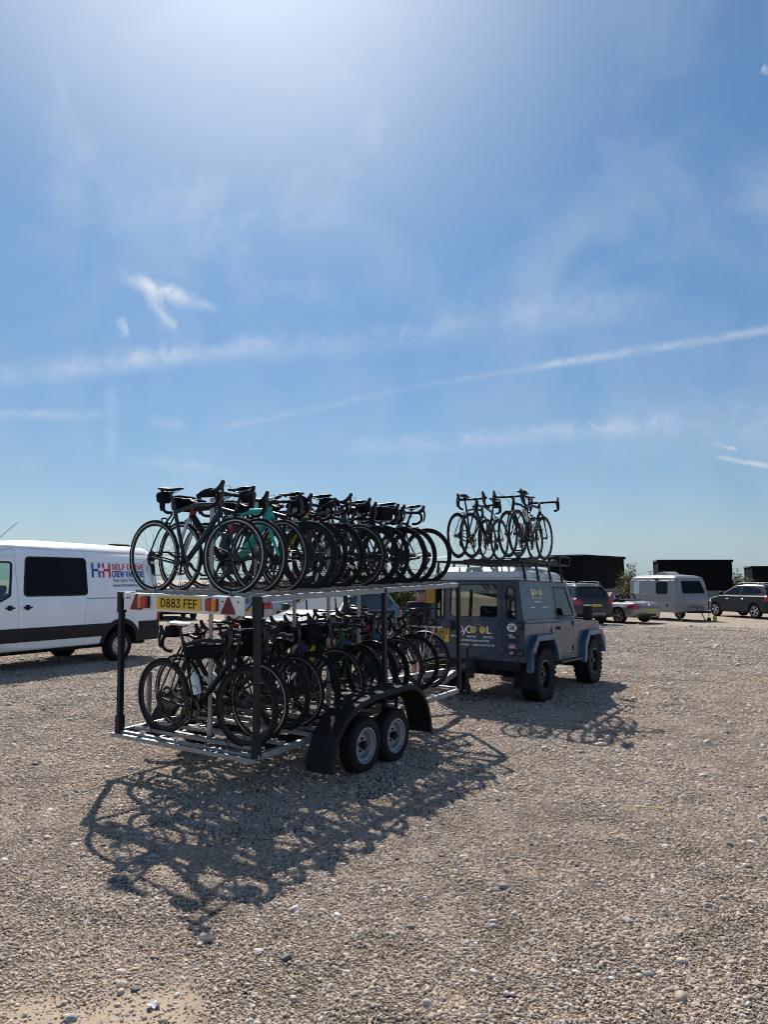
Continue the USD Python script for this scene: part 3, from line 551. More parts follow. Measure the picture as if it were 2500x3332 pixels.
    for s in (-1, 1):
        dd = ob('door_handle', G().box((0.70, s * 0.815, 1.06), (0.10, 0.025, 0.05), ch=0.01).tube([(0.68, s * 0.80, 1.06), (0.68, s * 0.84, 1.06)], 0.014), PLASTIC)
        for z in (0.72, 1.12): ob('hinge', G().box((1.41, s * 0.81, z), (0.07, 0.03, 0.07), ch=0.006), PAINT)
    # wheel arch spats
    for x in (0.0, 2.36):
        for s in (-1, 1):
            o2 = sg.Polygon([(x - 0.62, 0.46), (x - 0.56, 0.80), (x - 0.36, 0.99), (x + 0.36, 0.99), (x + 0.56, 0.80), (x + 0.60, 0.58), (x + 0.50, 0.58), (x + 0.46, 0.72), (x + 0.30, 0.90), (x - 0.30, 0.90), (x - 0.46, 0.72), (x - 0.51, 0.46)])
            y0, y1 = (0.795, 0.885) if s > 0 else (-0.885, -0.795)
            ob('wheel_arch', soften(prism(rnd_poly(list(o2.exterior.coords)[:-1], 0.008), 'y', y0, y1), 0.05, 2), SPAT, p, 45)
    ob('side_step', G().box((1.0, -0.86, 0.545), (0.95, 0.13, 0.03), ch=0.006).box((1.0, -0.80, 0.60), (0.95, 0.012, 0.09)), DARKALLOY)
    ck = G()
    for i in range(24):
        for j in range(2): ck.box((0.56 + i * 0.038, -0.807, 0.578 + j * 0.04), (0.030, 0.004, 0.006), ry(0.8 if (i + j) % 2 else -0.8))
    ob('chequer_pattern', ck, ALLOY)
    ob('bonnet', soften(prism(rnd_poly([(1.50, 1.17), (1.50, 1.215), (2.0, 1.215), (2.72, 1.17), (2.82, 1.13), (2.82, 1.10)], 0.01), 'y', -0.56, 0.56), 0.1, 2), PAINT)
    ob('front_bumper', G().box((2.92, 0, 0.66), (0.13, 1.72, 0.15), ch=0.02), STEELBLACK); ob('grille', G().box((2.88, 0, 0.90), (0.06, 0.9, 0.34), ch=0.02), PLASTIC)
    for s in (-1, 1):
        ob('headlight', G().lathe([(0.001, 0.03), (0.09, 0.02), (0.1, -0.03)], (2.87, s * 0.62, 0.95), 16, rz(-PI / 2), closed=False), GLASS)
        ob('side_indicator', G().box((2.62, s * 0.803, 1.05), (0.05, 0.014, 0.035), ch=0.005), AMBER)
        m_ = ob('door_mirror', G().box((1.50, s * 1.02, 1.30), (0.07, 0.16, 0.26), ch=0.025), PLASTIC); ob('mirror_arm', G().tube([(1.47, s * 0.80, 1.20), (1.49, s * 0.95, 1.20), (1.5, s * 1.0, 1.27)], 0.012), PLASTIC, m_)
        ob('mud_flap', G().box((-0.50, s * 0.74, 0.48), (0.012, 0.36, 0.52), ch=0.004), BLACK)
    ob('chassis', G().box((1.1, 0.32, 0.50), (3.6, 0.1, 0.14)).box((1.1, -0.32, 0.50), (3.6, 0.1, 0.14)).box((-0.64, 0, 0.545), (0.10, 1.42, 0.13), ch=0.01).box((0, 0, 0.41), (0.16, 1.3, 0.14), ch=0.04).box((2.36, 0, 0.41), (0.16, 1.3, 0.14), ch=0.04).box((1.0, 0, 0.55), (2.0, 1.3, 0.2)), BLACK)
    tb = ob('tow_bar', G().box((-0.74, 0, 0.50), (0.14, 0.16, 0.14), ch=0.01).box((-0.80, 0, 0.50), (0.015, 0.12, 0.30), ch=0.004).tube([(-0.80, 0, 0.48), (-0.90, 0, 0.48), (-0.92, 0, 0.53)], 0.016), STEELBLACK); ob('tow_ball', G().tm(trimesh.creation.icosphere(2, 0.025), t=(-0.92, 0, 0.555)), CHROME, tb)
    # round lamps on the right and left rear corners, bodywork details
    for s in (-1, 1):
        for y, z, mt in ((0.60, 0.74, WLETTER if s < 0 else RED), (0.73, 0.74, RED), (0.73, 1.13, AMBER), (0.73, 0.63, MAROON)):
            if z < 0.7 : l = ob('rear_lamp', G().lathe([(0.001, 0.012), (0.022, 0.010), (0.026, 0)], (-0.665, s * 0.69, z), 16, rz(PI / 2), closed=False), mt); continue
            l = ob('rear_lamp', G().lathe([(0.001, 0.035), (0.03, 0.032), (0.038, 0.012), (0.04, 0)], (-0.665, s * y, z), 20, rz(PI / 2), closed=False), M('smoke_lens', (0.05, 0.045, 0.045), 0.15, coat=0.6) if mt is not WLETTER else GALV); ob('lamp_surround', G().lathe([(0.04, 0.012), (0.052, 0.010), (0.054, 0), (0.04, 0)], (-0.664, s * y, z), 20, rz(PI / 2)), PLASTIC, l)
    STK = M('sticker_black', (0.01, 0.012, 0.011), 0.4); STKW = M('sticker_white', (0.75, 0.75, 0.73), 0.45); STKR = M('sticker_red', (0.42, 0.05, 0.06), 0.45)
    def oval(y, z, a, b, mt, x=-0.6625): return ob('sticker', G().tm(trimesh.creation.cylinder(1, 0.003, sections=32), R=np.stack([[0, a, 0], [0, 0, b], [1, 0, 0]], 1), t=(x, y, z)), mt)
    o1 = oval(-0.60, 1.10, 0.078, 0.062, STKW); tx('GB', 0.062, (-0.665, -0.60, 1.07), RIGHTW, UP, STK, o1, 'lettering', True, 0.09, True)
    o1 = oval(-0.60, 0.975, 0.10, 0.05, STK); tx('LAND', 0.024, (-0.665, -0.575, 0.98), RIGHTW, UP, STKW, o1, 'lettering', True, 0.075, True); tx('ROVER', 0.024, (-0.665, -0.61, 0.95), RIGHTW, UP, STKW, o1, 'lettering', True, 0.095, True)
    tx('TURBO', 0.032, (-0.662, -0.60, 0.89), RIGHTW, UP, STK, p, 'badge_lettering', True, 0.22, True)
    o1 = ob('sticker', G().box((-0.6625, -0.60, 0.83), (0.003, 0.11, 0.065), ch=0.001), STKR); tx('LAND', 0.02, (-0.6645, -0.60, 0.834), RIGHTW, UP, STKW, o1, 'lettering', True, 0.085, True); tx('ROVER', 0.02, (-0.6645, -0.60, 0.807), RIGHTW, UP, STKW, o1, 'lettering', True, 0.095, True)
    # company lettering: rear door and right side panel
    SY = M('sign_yellow', (0.62, 0.46, 0.08), 0.5)
    def logo(o, xd, yd, s, small, sw):
        o, xd, yd = np.array(o, float), np.array(xd, float), np.array(yd, float); n = np.cross(xd, yd); at = lambda a, b, c=0.0: o + xd * a * s + yd * b * s + n * c
        tx('C', s, at(0, 0), xd, yd, WLETTER, p); tx('y', s * 1.0, at(0.78, 0.0), xd, yd, WLETTER, p); tx('C', s, at(1.42, 0), xd, yd, WLETTER, p); tx('L', s, at(4.62, 0), xd, yd, WLETTER, p)
        R = np.stack([xd, yd, n], 1)
        for a in (2.62, 4.08): ob('logo_wheel', G().tm(trimesh.creation.cylinder(s * 0.5, 0.003, sections=28), R=R, t=at(a, 0.48, 0.001)), SY)
        fr = G()
        for a, b in (((2.62, 0.48), (3.0, 1.32)), ((3.0, 1.2), (3.85, 1.25)), ((3.0, 1.2), (3.3, 0.5)), ((3.3, 0.5), (3.85, 1.25)), ((4.08, 0.48), (3.80, 1.5)), ((3.80, 1.5), (4.0, 1.52)), ((2.62, 0.48), (3.3, 0.5)), ((2.85, 1.36), (3.12, 1.36))): fr.bar(at(*a, 0.004), at(*b, 0.004), s * 0.06, 0.003, up=n)
        ob('logo_frame', fr, GALV)
        for t, b, h, a, w in small: tx(t, h, at(a, b), xd, yd, WLETTER, p, 'sign_lettering', True, w * s)
    logo((-0.676, 0.29, 1.00), RIGHTW, UP, 0.105, [('REPAIR', -0.62, 0.026, -0.9, 1.3), ('RESTORE', -0.62, 0.026, 1.6, 1.5), ('RECYCLE', -0.62, 0.026, 4.2, 1.5), ('our doorstep bicycle repair shop', -1.15, 0.03, 0.1, 5.0), ('@cycoolbike', -1.75, 0.026, 0.2, 1.8), ('Mobile No 01507 706 738', -1.75, 0.026, 2.6, 3.3)], 1)
    nrm_y = np.array([0, 0.088, 0.996]); yof = lambda z: -np.interp(z, [1.19, 1.81], [0.785, 0.70]) - 0.004
    yd = np.array([0, 0.136, 0.990])
    logo((-0.28, yof(1.58), 1.58), FWD, yd, 0.085, [('REPAIR', -0.75, 0.018, 0.6, 0.8), ('RESTORE', -0.75, 0.018, 2.2, 0.9), ('RECYCLE', -0.75, 0.018, 3.8, 0.9), ('our doorstep bicycle repair shop', -1.35, 0.02, 1.2, 3.2), ('@cycoolbike', -2.35, 0.02, -0.6, 1.7), ('Mobile No 01507 706 738', -2.35, 0.02, 5.0, 2.4)], 1)
    ob('number_plate', G().box((-0.675, 0.565, 0.95), (0.012, 0.28, 0.20), ch=0.003), YELLOW)
    tx('D883', 0.07, (-0.683, 0.565, 0.965), RIGHTW, UP, LETTER, p, 'plate_lettering', True, 0.24, True); tx('FEF', 0.07, (-0.683, 0.565, 0.875), RIGHTW, UP, LETTER, p, 'plate_lettering', True, 0.18, True)
    # ladder and yellow bag seen at the left rear corner
    g = G()
    for y in (0.62, 0.80): g.tube([(-0.72, y, 0.75), (-0.72, y, 1.78), (-0.62, y, 1.98)], 0.013, 6)
    for z in (0.85, 1.1, 1.35, 1.6): g.tube([(-0.72, 0.62, z), (-0.72, 0.80, z)], 0.011, 6)
    ob('rear_ladder', g, STEELBLACK)
    ob('yellow_pannier', soften(G_hull([(-0.70 + a, 0.72 + b, 1.56 + c_) for a in (-0.04, 0.04) for b in (-0.085, 0.085) for c_ in (-0.13, 0.13)]), 0.06, 4), M('yellow_cloth', (0.36, 0.20, 0.01), 0.6), p, 60)
    # roof rack
    g = G(); zt = 2.075
    for s in (-1, 1): g.bar((-0.62, s * 0.69, zt), (1.55, s * 0.69, zt), 0.025, 0.025); g.bar((-0.62, s * 0.69, zt + 0.09), (1.55, s * 0.69, zt + 0.09), 0.02, 0.02) if False else None
    for x in np.linspace(-0.62, 1.55, 9): g.bar((x, -0.69, zt), (x, 0.69, zt), 0.025, 0.02)
    for y in (-0.35, 0.0, 0.35): g.bar((-0.62, y, zt - 0.02), (1.55, y, zt - 0.02), 0.02, 0.02)
    rk = ob('roof_rack', g, STEELBLACK)
    g = G()
    for x in (-0.50, 0.02, 0.54, 1.06):
        for s in (-1, 1): g.bar((x, s * 0.745, 1.80), (x, s * 0.70, zt), 0.028, 0.028, up=(1, 0, 0)); g.box((x, s * 0.74, 1.83), (0.07, 0.03, 0.09), ch=0.006)
    ob('rack_leg', g, STEELBLACK, rk)
    g = G()
    for s in (-1, 1): g.bar((1.06, s * 0.70, zt), (1.06, s * 0.70, zt + 0.15), 0.028, 0.028, up=(1, 0, 0)); g.bar((1.06, s * 0.70, zt + 0.14), (1.55, s * 0.70, zt + 0.14), 0.02, 0.02); g.bar((1.55, s * 0.70, zt), (1.55, s * 0.70, zt + 0.15), 0.025, 0.025, up=(1, 0, 0))
    g.bar((1.55, -0.70, zt + 0.14), (1.55, 0.70, zt + 0.14), 0.02, 0.02); ob('rack_hoop', g, STEELBLACK, rk)
    for y in (-0.68, -0.50, 0.11, 0.30):
        ob('bicycle_carrier', G().box((0.35, y, zt + 0.028), (1.5, 0.05, 0.025), ch=0.006).box((-0.15, y, zt + 0.05), (0.16, 0.07, 0.05), ch=0.02).box((0.85, y, zt + 0.05), (0.16, 0.07, 0.05), ch=0.02), PLASTIC, rk)
    for x in (0.0, 2.36):
        for s in (-1, 1): road_wheel(p, x, s * 0.73, 0.395, 0.27, 0.205, 'steel', GLOSSBLACK, knobs=True)
    seats(p, (0.95,), 0.82, 0.38); ob('dashboard', G().box((1.48, 0, 1.10), (0.25, 1.4, 0.22), ch=0.04), PLASTIC); ob('steering_wheel', G().tube(np.array([(1.25 + 0.08 * math.sin(a), -0.38 + 0.2 * math.cos(a), 1.16 + 0.18 * math.sin(a)) for a in np.linspace(0, 2 * PI, 20)[:-1]]), 0.014, 6, True), PLASTIC)
    return T, TT
def G_hull(pts): return hullman(pts)
_w = np.array([2.37, 11.45]); _h = np.array([math.sin(math.radians(34)), math.cos(math.radians(34))]); _l = np.array([-_h[1], _h[0]])
OFF = _w + _l * 0.80
OFF_T, OFF_TT = make_offroader()

# --- the other parked cars
def hatch(name, label, T, paintm, h=1.6, w=0.90, wb=2.6, plate_text=None, roof_rails=False, rim=(5, True), lift=0.0, suv=True, group=None, lean=0.0, eu=False, screen=None):
    p = thing(name, label, 'car', T, group); bz = 1.02 + lift; rf = wb
    side = rnd_poly([(-0.74, 0.30 + lift), (-0.86, 0.42 + lift), (-0.90, 0.66 + lift), (-0.84, 0.98 + lift), (-0.76, 1.06 + lift), (-0.50 - lean, h - 0.14), (-0.30 - lean, h - 0.03), (0.5, h), (1.15, h - 0.02), (rf - 0.95, h - 0.17), (rf - 0.35, 1.06 + lift), (rf - 0.15, 1.00 + lift), (rf + 0.55, 0.88 + lift), (rf + 0.80, 0.72 + lift), (rf + 0.86, 0.48 + lift), (rf + 0.76, 0.26 + lift)], 0.04)
    plan = rnd_poly([(-0.92, -0.70), (-0.72, -w), (rf + 0.2, -w), (rf + 0.78, -0.62), (rf + 0.9, -0.3), (rf + 0.9, 0.3), (rf + 0.78, 0.62), (rf + 0.2, w), (-0.72, w), (-0.92, 0.70)], 0.08)
    hf = [(w - 0.06, 0.2), (w, 0.5 + lift), (w - 0.01, 0.80 + lift), (w - 0.05, 1.0 + lift), (w - 0.10, 1.06 + lift), (w - 0.27, h - 0.10), (w - 0.38, h - 0.01), (0, h + 0.03)]
    front = rnd_poly(hf + [(-y, z) for y, z in reversed(hf[:-1])], 0.03)
    outer = soften(solid3(side, plan, front), 0.09, 5); c = (rf / 2, 0, 0.8)
    fw = rnd_poly([(0.98, bz + 0.06), (0.98, h - 0.13), (rf - 1.10, h - 0.19), (rf - 0.52, bz + 0.07)], 0.04); rw = rnd_poly([(0.90, bz + 0.06), (0.90, h - 0.13), (0.30, h - 0.14), (-0.18, h - 0.20), (-0.46, bz + 0.16), (-0.10, bz + 0.07)], 0.04)
    wins = []
    for lo, hi in ((-1.2, -0.35), (0.35, 1.2)): wins += [('front_side_window', fw, 'y', lo, hi), ('rear_side_window', rw, 'y', lo, hi)]
    wins += [('rear_window', rnd_poly([(-0.64, bz + 0.10), (-0.50, h - 0.14), (0.50, h - 0.14), (0.64, bz + 0.10)], 0.06), 'x', -1.2, -0.1), ('windscreen', rnd_poly([(-0.72, bz + 0.05), (-0.55, h - 0.13), (0.55, h - 0.13), (0.72, bz + 0.05)], 0.06), 'x', 1.2, rf + 0.2)]
    cuts = [prism(sg.Point(x, 0.34).buffer(0.39, quad_segs=9), 'y', min(s * 0.5, s * 1.2), max(s * 0.5, s * 1.2)) for x in (0, rf) for s in (-1, 1)]
    cav = prism([(-0.7, bz - 0.25), (-0.4, h), (rf - 0.9, h), (rf - 0.2, bz), (rf - 0.2, bz - 0.25)], 'y', -1, 1)
    seams = [([(0.94, 0.4 + lift), (0.94, bz + 0.05)], 'y', 0.3, 1.2), ([(0.94, 0.4 + lift), (0.94, bz + 0.05)], 'y', -1.2, -0.3), ([(rf - 0.42, 0.4 + lift), (rf - 0.45, bz)], 'y', 0.3, 1.2), ([(rf - 0.42, 0.4 + lift), (rf - 0.45, bz)], 'y', -1.2, -0.3), ([(-0.78, 0.62 + lift), (0.78, 0.62 + lift)], 'x', -1.2, -0.5)]
    body, panes, seals = make_shell(outer, c, cav, wins, seams, cuts)
    obj('body', body, paintm, p, 40)
    for (nm, pn), se in zip(panes, seals): q = obj(nm, pn, DTINT if 'rear' in nm else (screen or GLASS) if nm == 'windscreen' else GLASS, p, 40); obj('window_trim', se, PLASTIC, q, 40)
    sh = scaled(outer, 1.004, 1.006, 1.0, c) - scaled(outer, 0.97, 0.97, 1.0, c)
    arches = sg.Point(0, 0.34).buffer(0.41, quad_segs=10).union(sg.Point(rf, 0.34).buffer(0.41, quad_segs=10))
    obj('lower_trim', sh ^ prism(sg.box(-1.2, 0.2, rf + 1, 0.42 + lift).difference(arches), 'y', -1.2, 1.2), PLASTIC, p, 40)
    for s in (-1, 1):
        for x in (0, rf): obj('wheel_arch_liner', prism(sg.Point(x, 0.34).buffer(0.389, quad_segs=9).difference(sg.Point(x, 0.34).buffer(0.37, quad_segs=9)).intersection(sg.box(-9, 0.3, 9, 2)), 'y', *sorted((s * 0.502, s * (w - 0.07)))) + prism(sg.Point(x, 0.34).buffer(0.385, quad_segs=9).intersection(sg.box(-9, 0.3, 9, 2)), 'y', *sorted((s * 0.502, s * 0.52))), BLACK, p, 30)
    obj('underbody', G().box((rf / 2, 0, 0.30), (rf + 1.0, 1.3, 0.12)), BLACK, p)
    if suv: obj('bumper_panel', (scaled(outer, 1.012, 1.0, 1.0, c) - scaled(outer, 0.98, 0.98, 1, c)) ^ prism(rnd_poly([(-0.55, 0.34 + lift), (-0.42, 0.48 + lift), (0.42, 0.48 + lift), (0.55, 0.34 + lift)], 0.03), 'x', -1.2, -0.4), GALV, p, 40)
    for s in (-1, 1):
        obj('tail_light', sh ^ prism(rnd_poly([(s * 0.58, 0.80 + lift), (s * 0.60, 1.04 + lift), (s * 0.95, 1.10 + lift), (s * 0.95, 0.80 + lift)], 0.03), 'x', -1.2, -0.62), RED, p, 40)
        obj('headlight', sh ^ prism(rnd_poly([(s * 0.42, 0.70 + lift), (s * 0.46, 0.84 + lift), (s * 0.95, 0.92 + lift), (s * 0.95, 0.74 + lift)], 0.03), 'x', rf + 0.3, rf + 1), CHROME, p, 40)
        obj('door_mirror', soften(G_hull([(rf - 0.62 + a, s * (w + 0.1 + b), bz + 0.10 + c_) for a in (-0.05, 0.08) for b in (-0.1, 0.09) for c_ in (-0.07, 0.09)]), 0.05, 4), paintm, p, 60)
        for x in (0.72, 1.72): obj('door_handle', G().box((x, s * (w - 0.01), 0.88 + lift), (0.16, 0.04, 0.03), ch=0.01), CHROME, p)
        if roof_rails: obj('roof_rail', G().tube(smooth_path([(-0.35, s * (w - 0.36), h - 0.03), (-0.1, s * (w - 0.34), h + 0.055), (1.1, s * (w - 0.34), h + 0.05), (1.45, s * (w - 0.36), h - 0.06)], 4), 0.016, 6), ALLOY, p)
        for x in (0, rf): road_wheel(p, x, s * (w - 0.13), 0.34, 0.225, 0.225, rim, ALLOY)
    obj('roof_aerial', G().tm(hullman([(-0.2, -0.02, h), (-0.2, 0.02, h), (-0.02, 0, h), (-0.2, 0, h + 0.07)])), PLASTIC, p)
    if plate_text: plate(p, plate_text, (-0.915 + (0.01 if not suv else 0), 0, 0.78 + lift), RIGHTW, UP, eu=eu)
    obj('grille', sh ^ prism(rnd_poly([(-0.35, 0.5 + lift), (-0.38, 0.74 + lift), (0.38, 0.74 + lift), (0.35, 0.5 + lift)], 0.03), 'x', rf + 0.4, rf + 1.1), PLASTIC, p, 40)
    seats(p, (0.15, 1.25), 0.55 + lift, 0.36)
    obj('dashboard', G().box((rf - 0.60, 0, bz - 0.06), (0.3, 1.3, 0.18), ch=0.04), PLASTIC, p)
    return p
def carpaint(name, col, metal=0.3): return M(name, col, 0.28, metal, coat=0.5, var=0.06, scale=2, dust=0.04)
def at_rear(u, y, az, back=0.9): # rear centre seen at picture column u and depth y
    a = math.radians(az); x = (u - 1250) / FOC * y; return heading(x + back * math.sin(a), y + back * math.cos(a), a)
hatch('car', 'dark grey estate car with red tail lights, behind the off-road car bonnet', at_rear(1934, 30.2, -16), M('car_grey', (0.020, 0.023, 0.027), 0.35, spec=0.4, coat=0.2, var=0.1, scale=2), 1.66, 0.9, 2.58, 'FY67 UUU', True)
hatch('car', 'dark green black car with large alloy wheels, parked right of the caravan', heading(17.33 + 0.78 * 0.961, 35.3 + 0.78 * 0.276, math.radians(-16)), M('car_darkgreen', (0.006, 0.010, 0.010), 0.4, spec=0.3, coat=0.12, var=0.1, scale=2), 1.60, 0.92, 2.62, None, True, (5, True))
_a = math.atan2(-0.4825, -0.876)
hatch('car', 'black car facing the camera with pale reflecting windscreen, seen through the trailer', heading(-0.62, 20.2, _a), carpaint('car_black', (0.012, 0.014, 0.018)), 1.55, 0.89, 2.62, None, False, (5, False), suv=False, screen=glass('bright_windscreen', (0.7, 0.76, 0.76), 3.2))
hatch('car', 'silver hatchback with yellow rear plate, glimpsed behind the trailer tail board', at_rear(806, 26, 8), carpaint('car_silver', (0.32, 0.33, 0.35), 0.6), 1.48, 0.87, 2.5, 'AK06 WXV', False, (5, False), suv=False, eu=True)
hatch('car', 'white hatchback parked beyond the rear end of the van', at_rear(592, 34, -25), carpaint('car_white', (0.62, 0.63, 0.65), 0.0), 1.55, 0.88, 2.55, None, False, (5, False))

def make_roadster():
    a = math.radians(-32); T = heading(10.5, 32.1, a); h_ = 0.0
    p = thing('roadster', 'silver open-top sports car parked between grey estate car and caravan', 'car', T); PT = carpaint('car_titanium', (0.19, 0.19, 0.185), 0.4)
    side = rnd_poly([(-0.72, 0.25), (-0.86, 0.40), (-0.92, 0.60), (-0.88, 0.74), (-0.74, 0.84), (-0.4, 0.90), (0.1, 0.92), (0.5, 0.86), (1.7, 0.88), (2.5, 0.82), (3.1, 0.66), (3.3, 0.45), (3.2, 0.22)], 0.05)
    plan = rnd_poly([(-0.92, -0.5), (-0.78, -0.78), (-0.5, -0.88), (0.2, -0.89), (1.2, -0.84), (2.6, -0.88), (3.1, -0.6), (3.3, -0.2), (3.3, 0.2), (3.1, 0.6), (2.6, 0.88), (1.2, 0.84), (0.2, 0.89), (-0.5, 0.88), (-0.78, 0.78), (-0.92, 0.5)], 0.08)
    hf = [(0.80, 0.2), (0.89, 0.45), (0.87, 0.66), (0.76, 0.82), (0.45, 0.91), (0, 0.94)]; front = rnd_poly(hf + [(-y, z) for y, z in reversed(hf[:-1])], 0.03)
    outer = soften(solid3(side, plan, front), 0.08, 14)
    body = outer - prism(rnd_poly([(0.25, -0.66), (0.25, 0.66), (1.75, 0.66), (1.75, -0.66)], 0.15), 'z', 0.35, 1.5)
    for x in (0, 2.49):
        for s in (-1, 1): body = body - prism(sg.Point(x, 0.33).buffer(0.37, quad_segs=9), 'y', min(s * 0.5, s * 1.2), max(s * 0.5, s * 1.2))
    skin = outer - scaled(outer, 0.985, 0.985, 0.985, (1.2, 0, 0.5))
    for pth in ([(0.42, 0.35), (0.40, 0.9)], [(1.72, 0.35), (1.75, 0.9)]): body = body - (skin ^ prism(sg.LineString(pth).buffer(0.006), 'y', -1.2, 1.2))
    body = body - (skin ^ prism(sg.LineString([(-0.62, 0.95), (-0.58, 0.66), (0.58, 0.66), (0.62, 0.95)]).buffer(0.006), 'x', -1.2, -0.4))
    obj('body', body, PT, p, 40)
    sh = scaled(outer, 1.006, 1.006, 1.004, (1.2, 0, 0.5)) - scaled(outer, 0.97, 0.97, 0.97, (1.2, 0, 0.5))
    for s in (-1, 1):
        obj('tail_light', sh ^ prism(rnd_poly([(s * 0.58, 0.60), (s * 0.56, 0.74), (s * 0.95, 0.78), (s * 0.95, 0.62)], 0.03), 'x', -1.2, -0.45), RED, p, 40)
        hoop = obj('roll_hoop', G().tube(smooth_path([(0.30, s * 0.20, 0.85), (0.30, s * 0.22, 1.12), (0.30, s * 0.38, 1.17), (0.30, s * 0.52, 1.12), (0.30, s * 0.54, 0.85)], 4), 0.03, 8), PLASTIC, p, 50)
        obj('door_mirror', soften(G_hull([(1.62 + a_, s * (0.95 + b), 0.98 + c_) for a_ in (-0.04, 0.08) for b in (-0.09, 0.09) for c_ in (-0.05, 0.07)]), 0.05, 4), PT, p, 60)
        obj('headlight', sh ^ prism(rnd_poly([(s * 0.42, 0.52), (s * 0.46, 0.68), (s * 0.95, 0.76), (s * 0.95, 0.58)], 0.03), 'x', 2.6, 3.5), CHROME, p, 40)
        for x in (0, 2.49): road_wheel(p, x, s * 0.76, 0.325, 0.235, 0.225, (5, False), ALLOY)
    fr = G().tube(smooth_path([(1.95, -0.72, 0.86), (1.55, -0.60, 1.22), (1.46, -0.3, 1.27), (1.46, 0.3, 1.27), (1.55, 0.60, 1.22), (1.95, 0.72, 0.86)], 5), 0.026, 8); obj('windscreen_frame', fr, GLOSSBLACK, p, 50)
    g = G(); g.add([(1.94, -0.70, 0.87), (1.94, 0.70, 0.87), (1.48, 0.52, 1.25), (1.48, -0.52, 1.25), (1.95, -0.70, 0.875), (1.95, 0.70, 0.875), (1.49, 0.52, 1.255), (1.49, -0.52, 1.255)], [[0, 1, 2, 3], [7, 6, 5, 4], [0, 4, 5, 1], [1, 5, 6, 2], [2, 6, 7, 3], [3, 7, 4, 0]]); obj('windscreen', g, GLASS, p, False)
    obj('folded_hood', soften(G_hull([(0.10 + a_, b, 0.90 + c_) for a_ in (-0.15, 0.16) for b in (-0.58, 0.58) for c_ in (0, 0.07)]), 0.08, 4), SEAT, p, 60)
    seats(p, (0.85,), 0.36, 0.34); plate(p, 'NC53 WCJ', (-0.915, 0, 0.52), RIGHTW, UP)
    obj('lower_grille', G().box((-0.80, 0, 0.33), (0.12, 1.0, 0.10), ch=0.03), PLASTIC, p); obj('dashboard', G().box((1.66, 0, 0.82), (0.25, 1.2, 0.14), ch=0.04), PLASTIC, p)
    obj('steering_wheel', G().tube(np.array([(1.40 + 0.06 * math.sin(t), -0.34 + 0.18 * math.cos(t), 0.86 + 0.17 * math.sin(t)) for t in np.linspace(0, 2 * PI, 20)[:-1]]), 0.014, 6, True), PLASTIC, p)
    obj('badge', G().tm(trimesh.creation.cylinder(0.045, 0.01, sections=20), R=ry(PI / 2), t=(-0.88, 0, 0.75)), CHROME, p)
make_roadster()

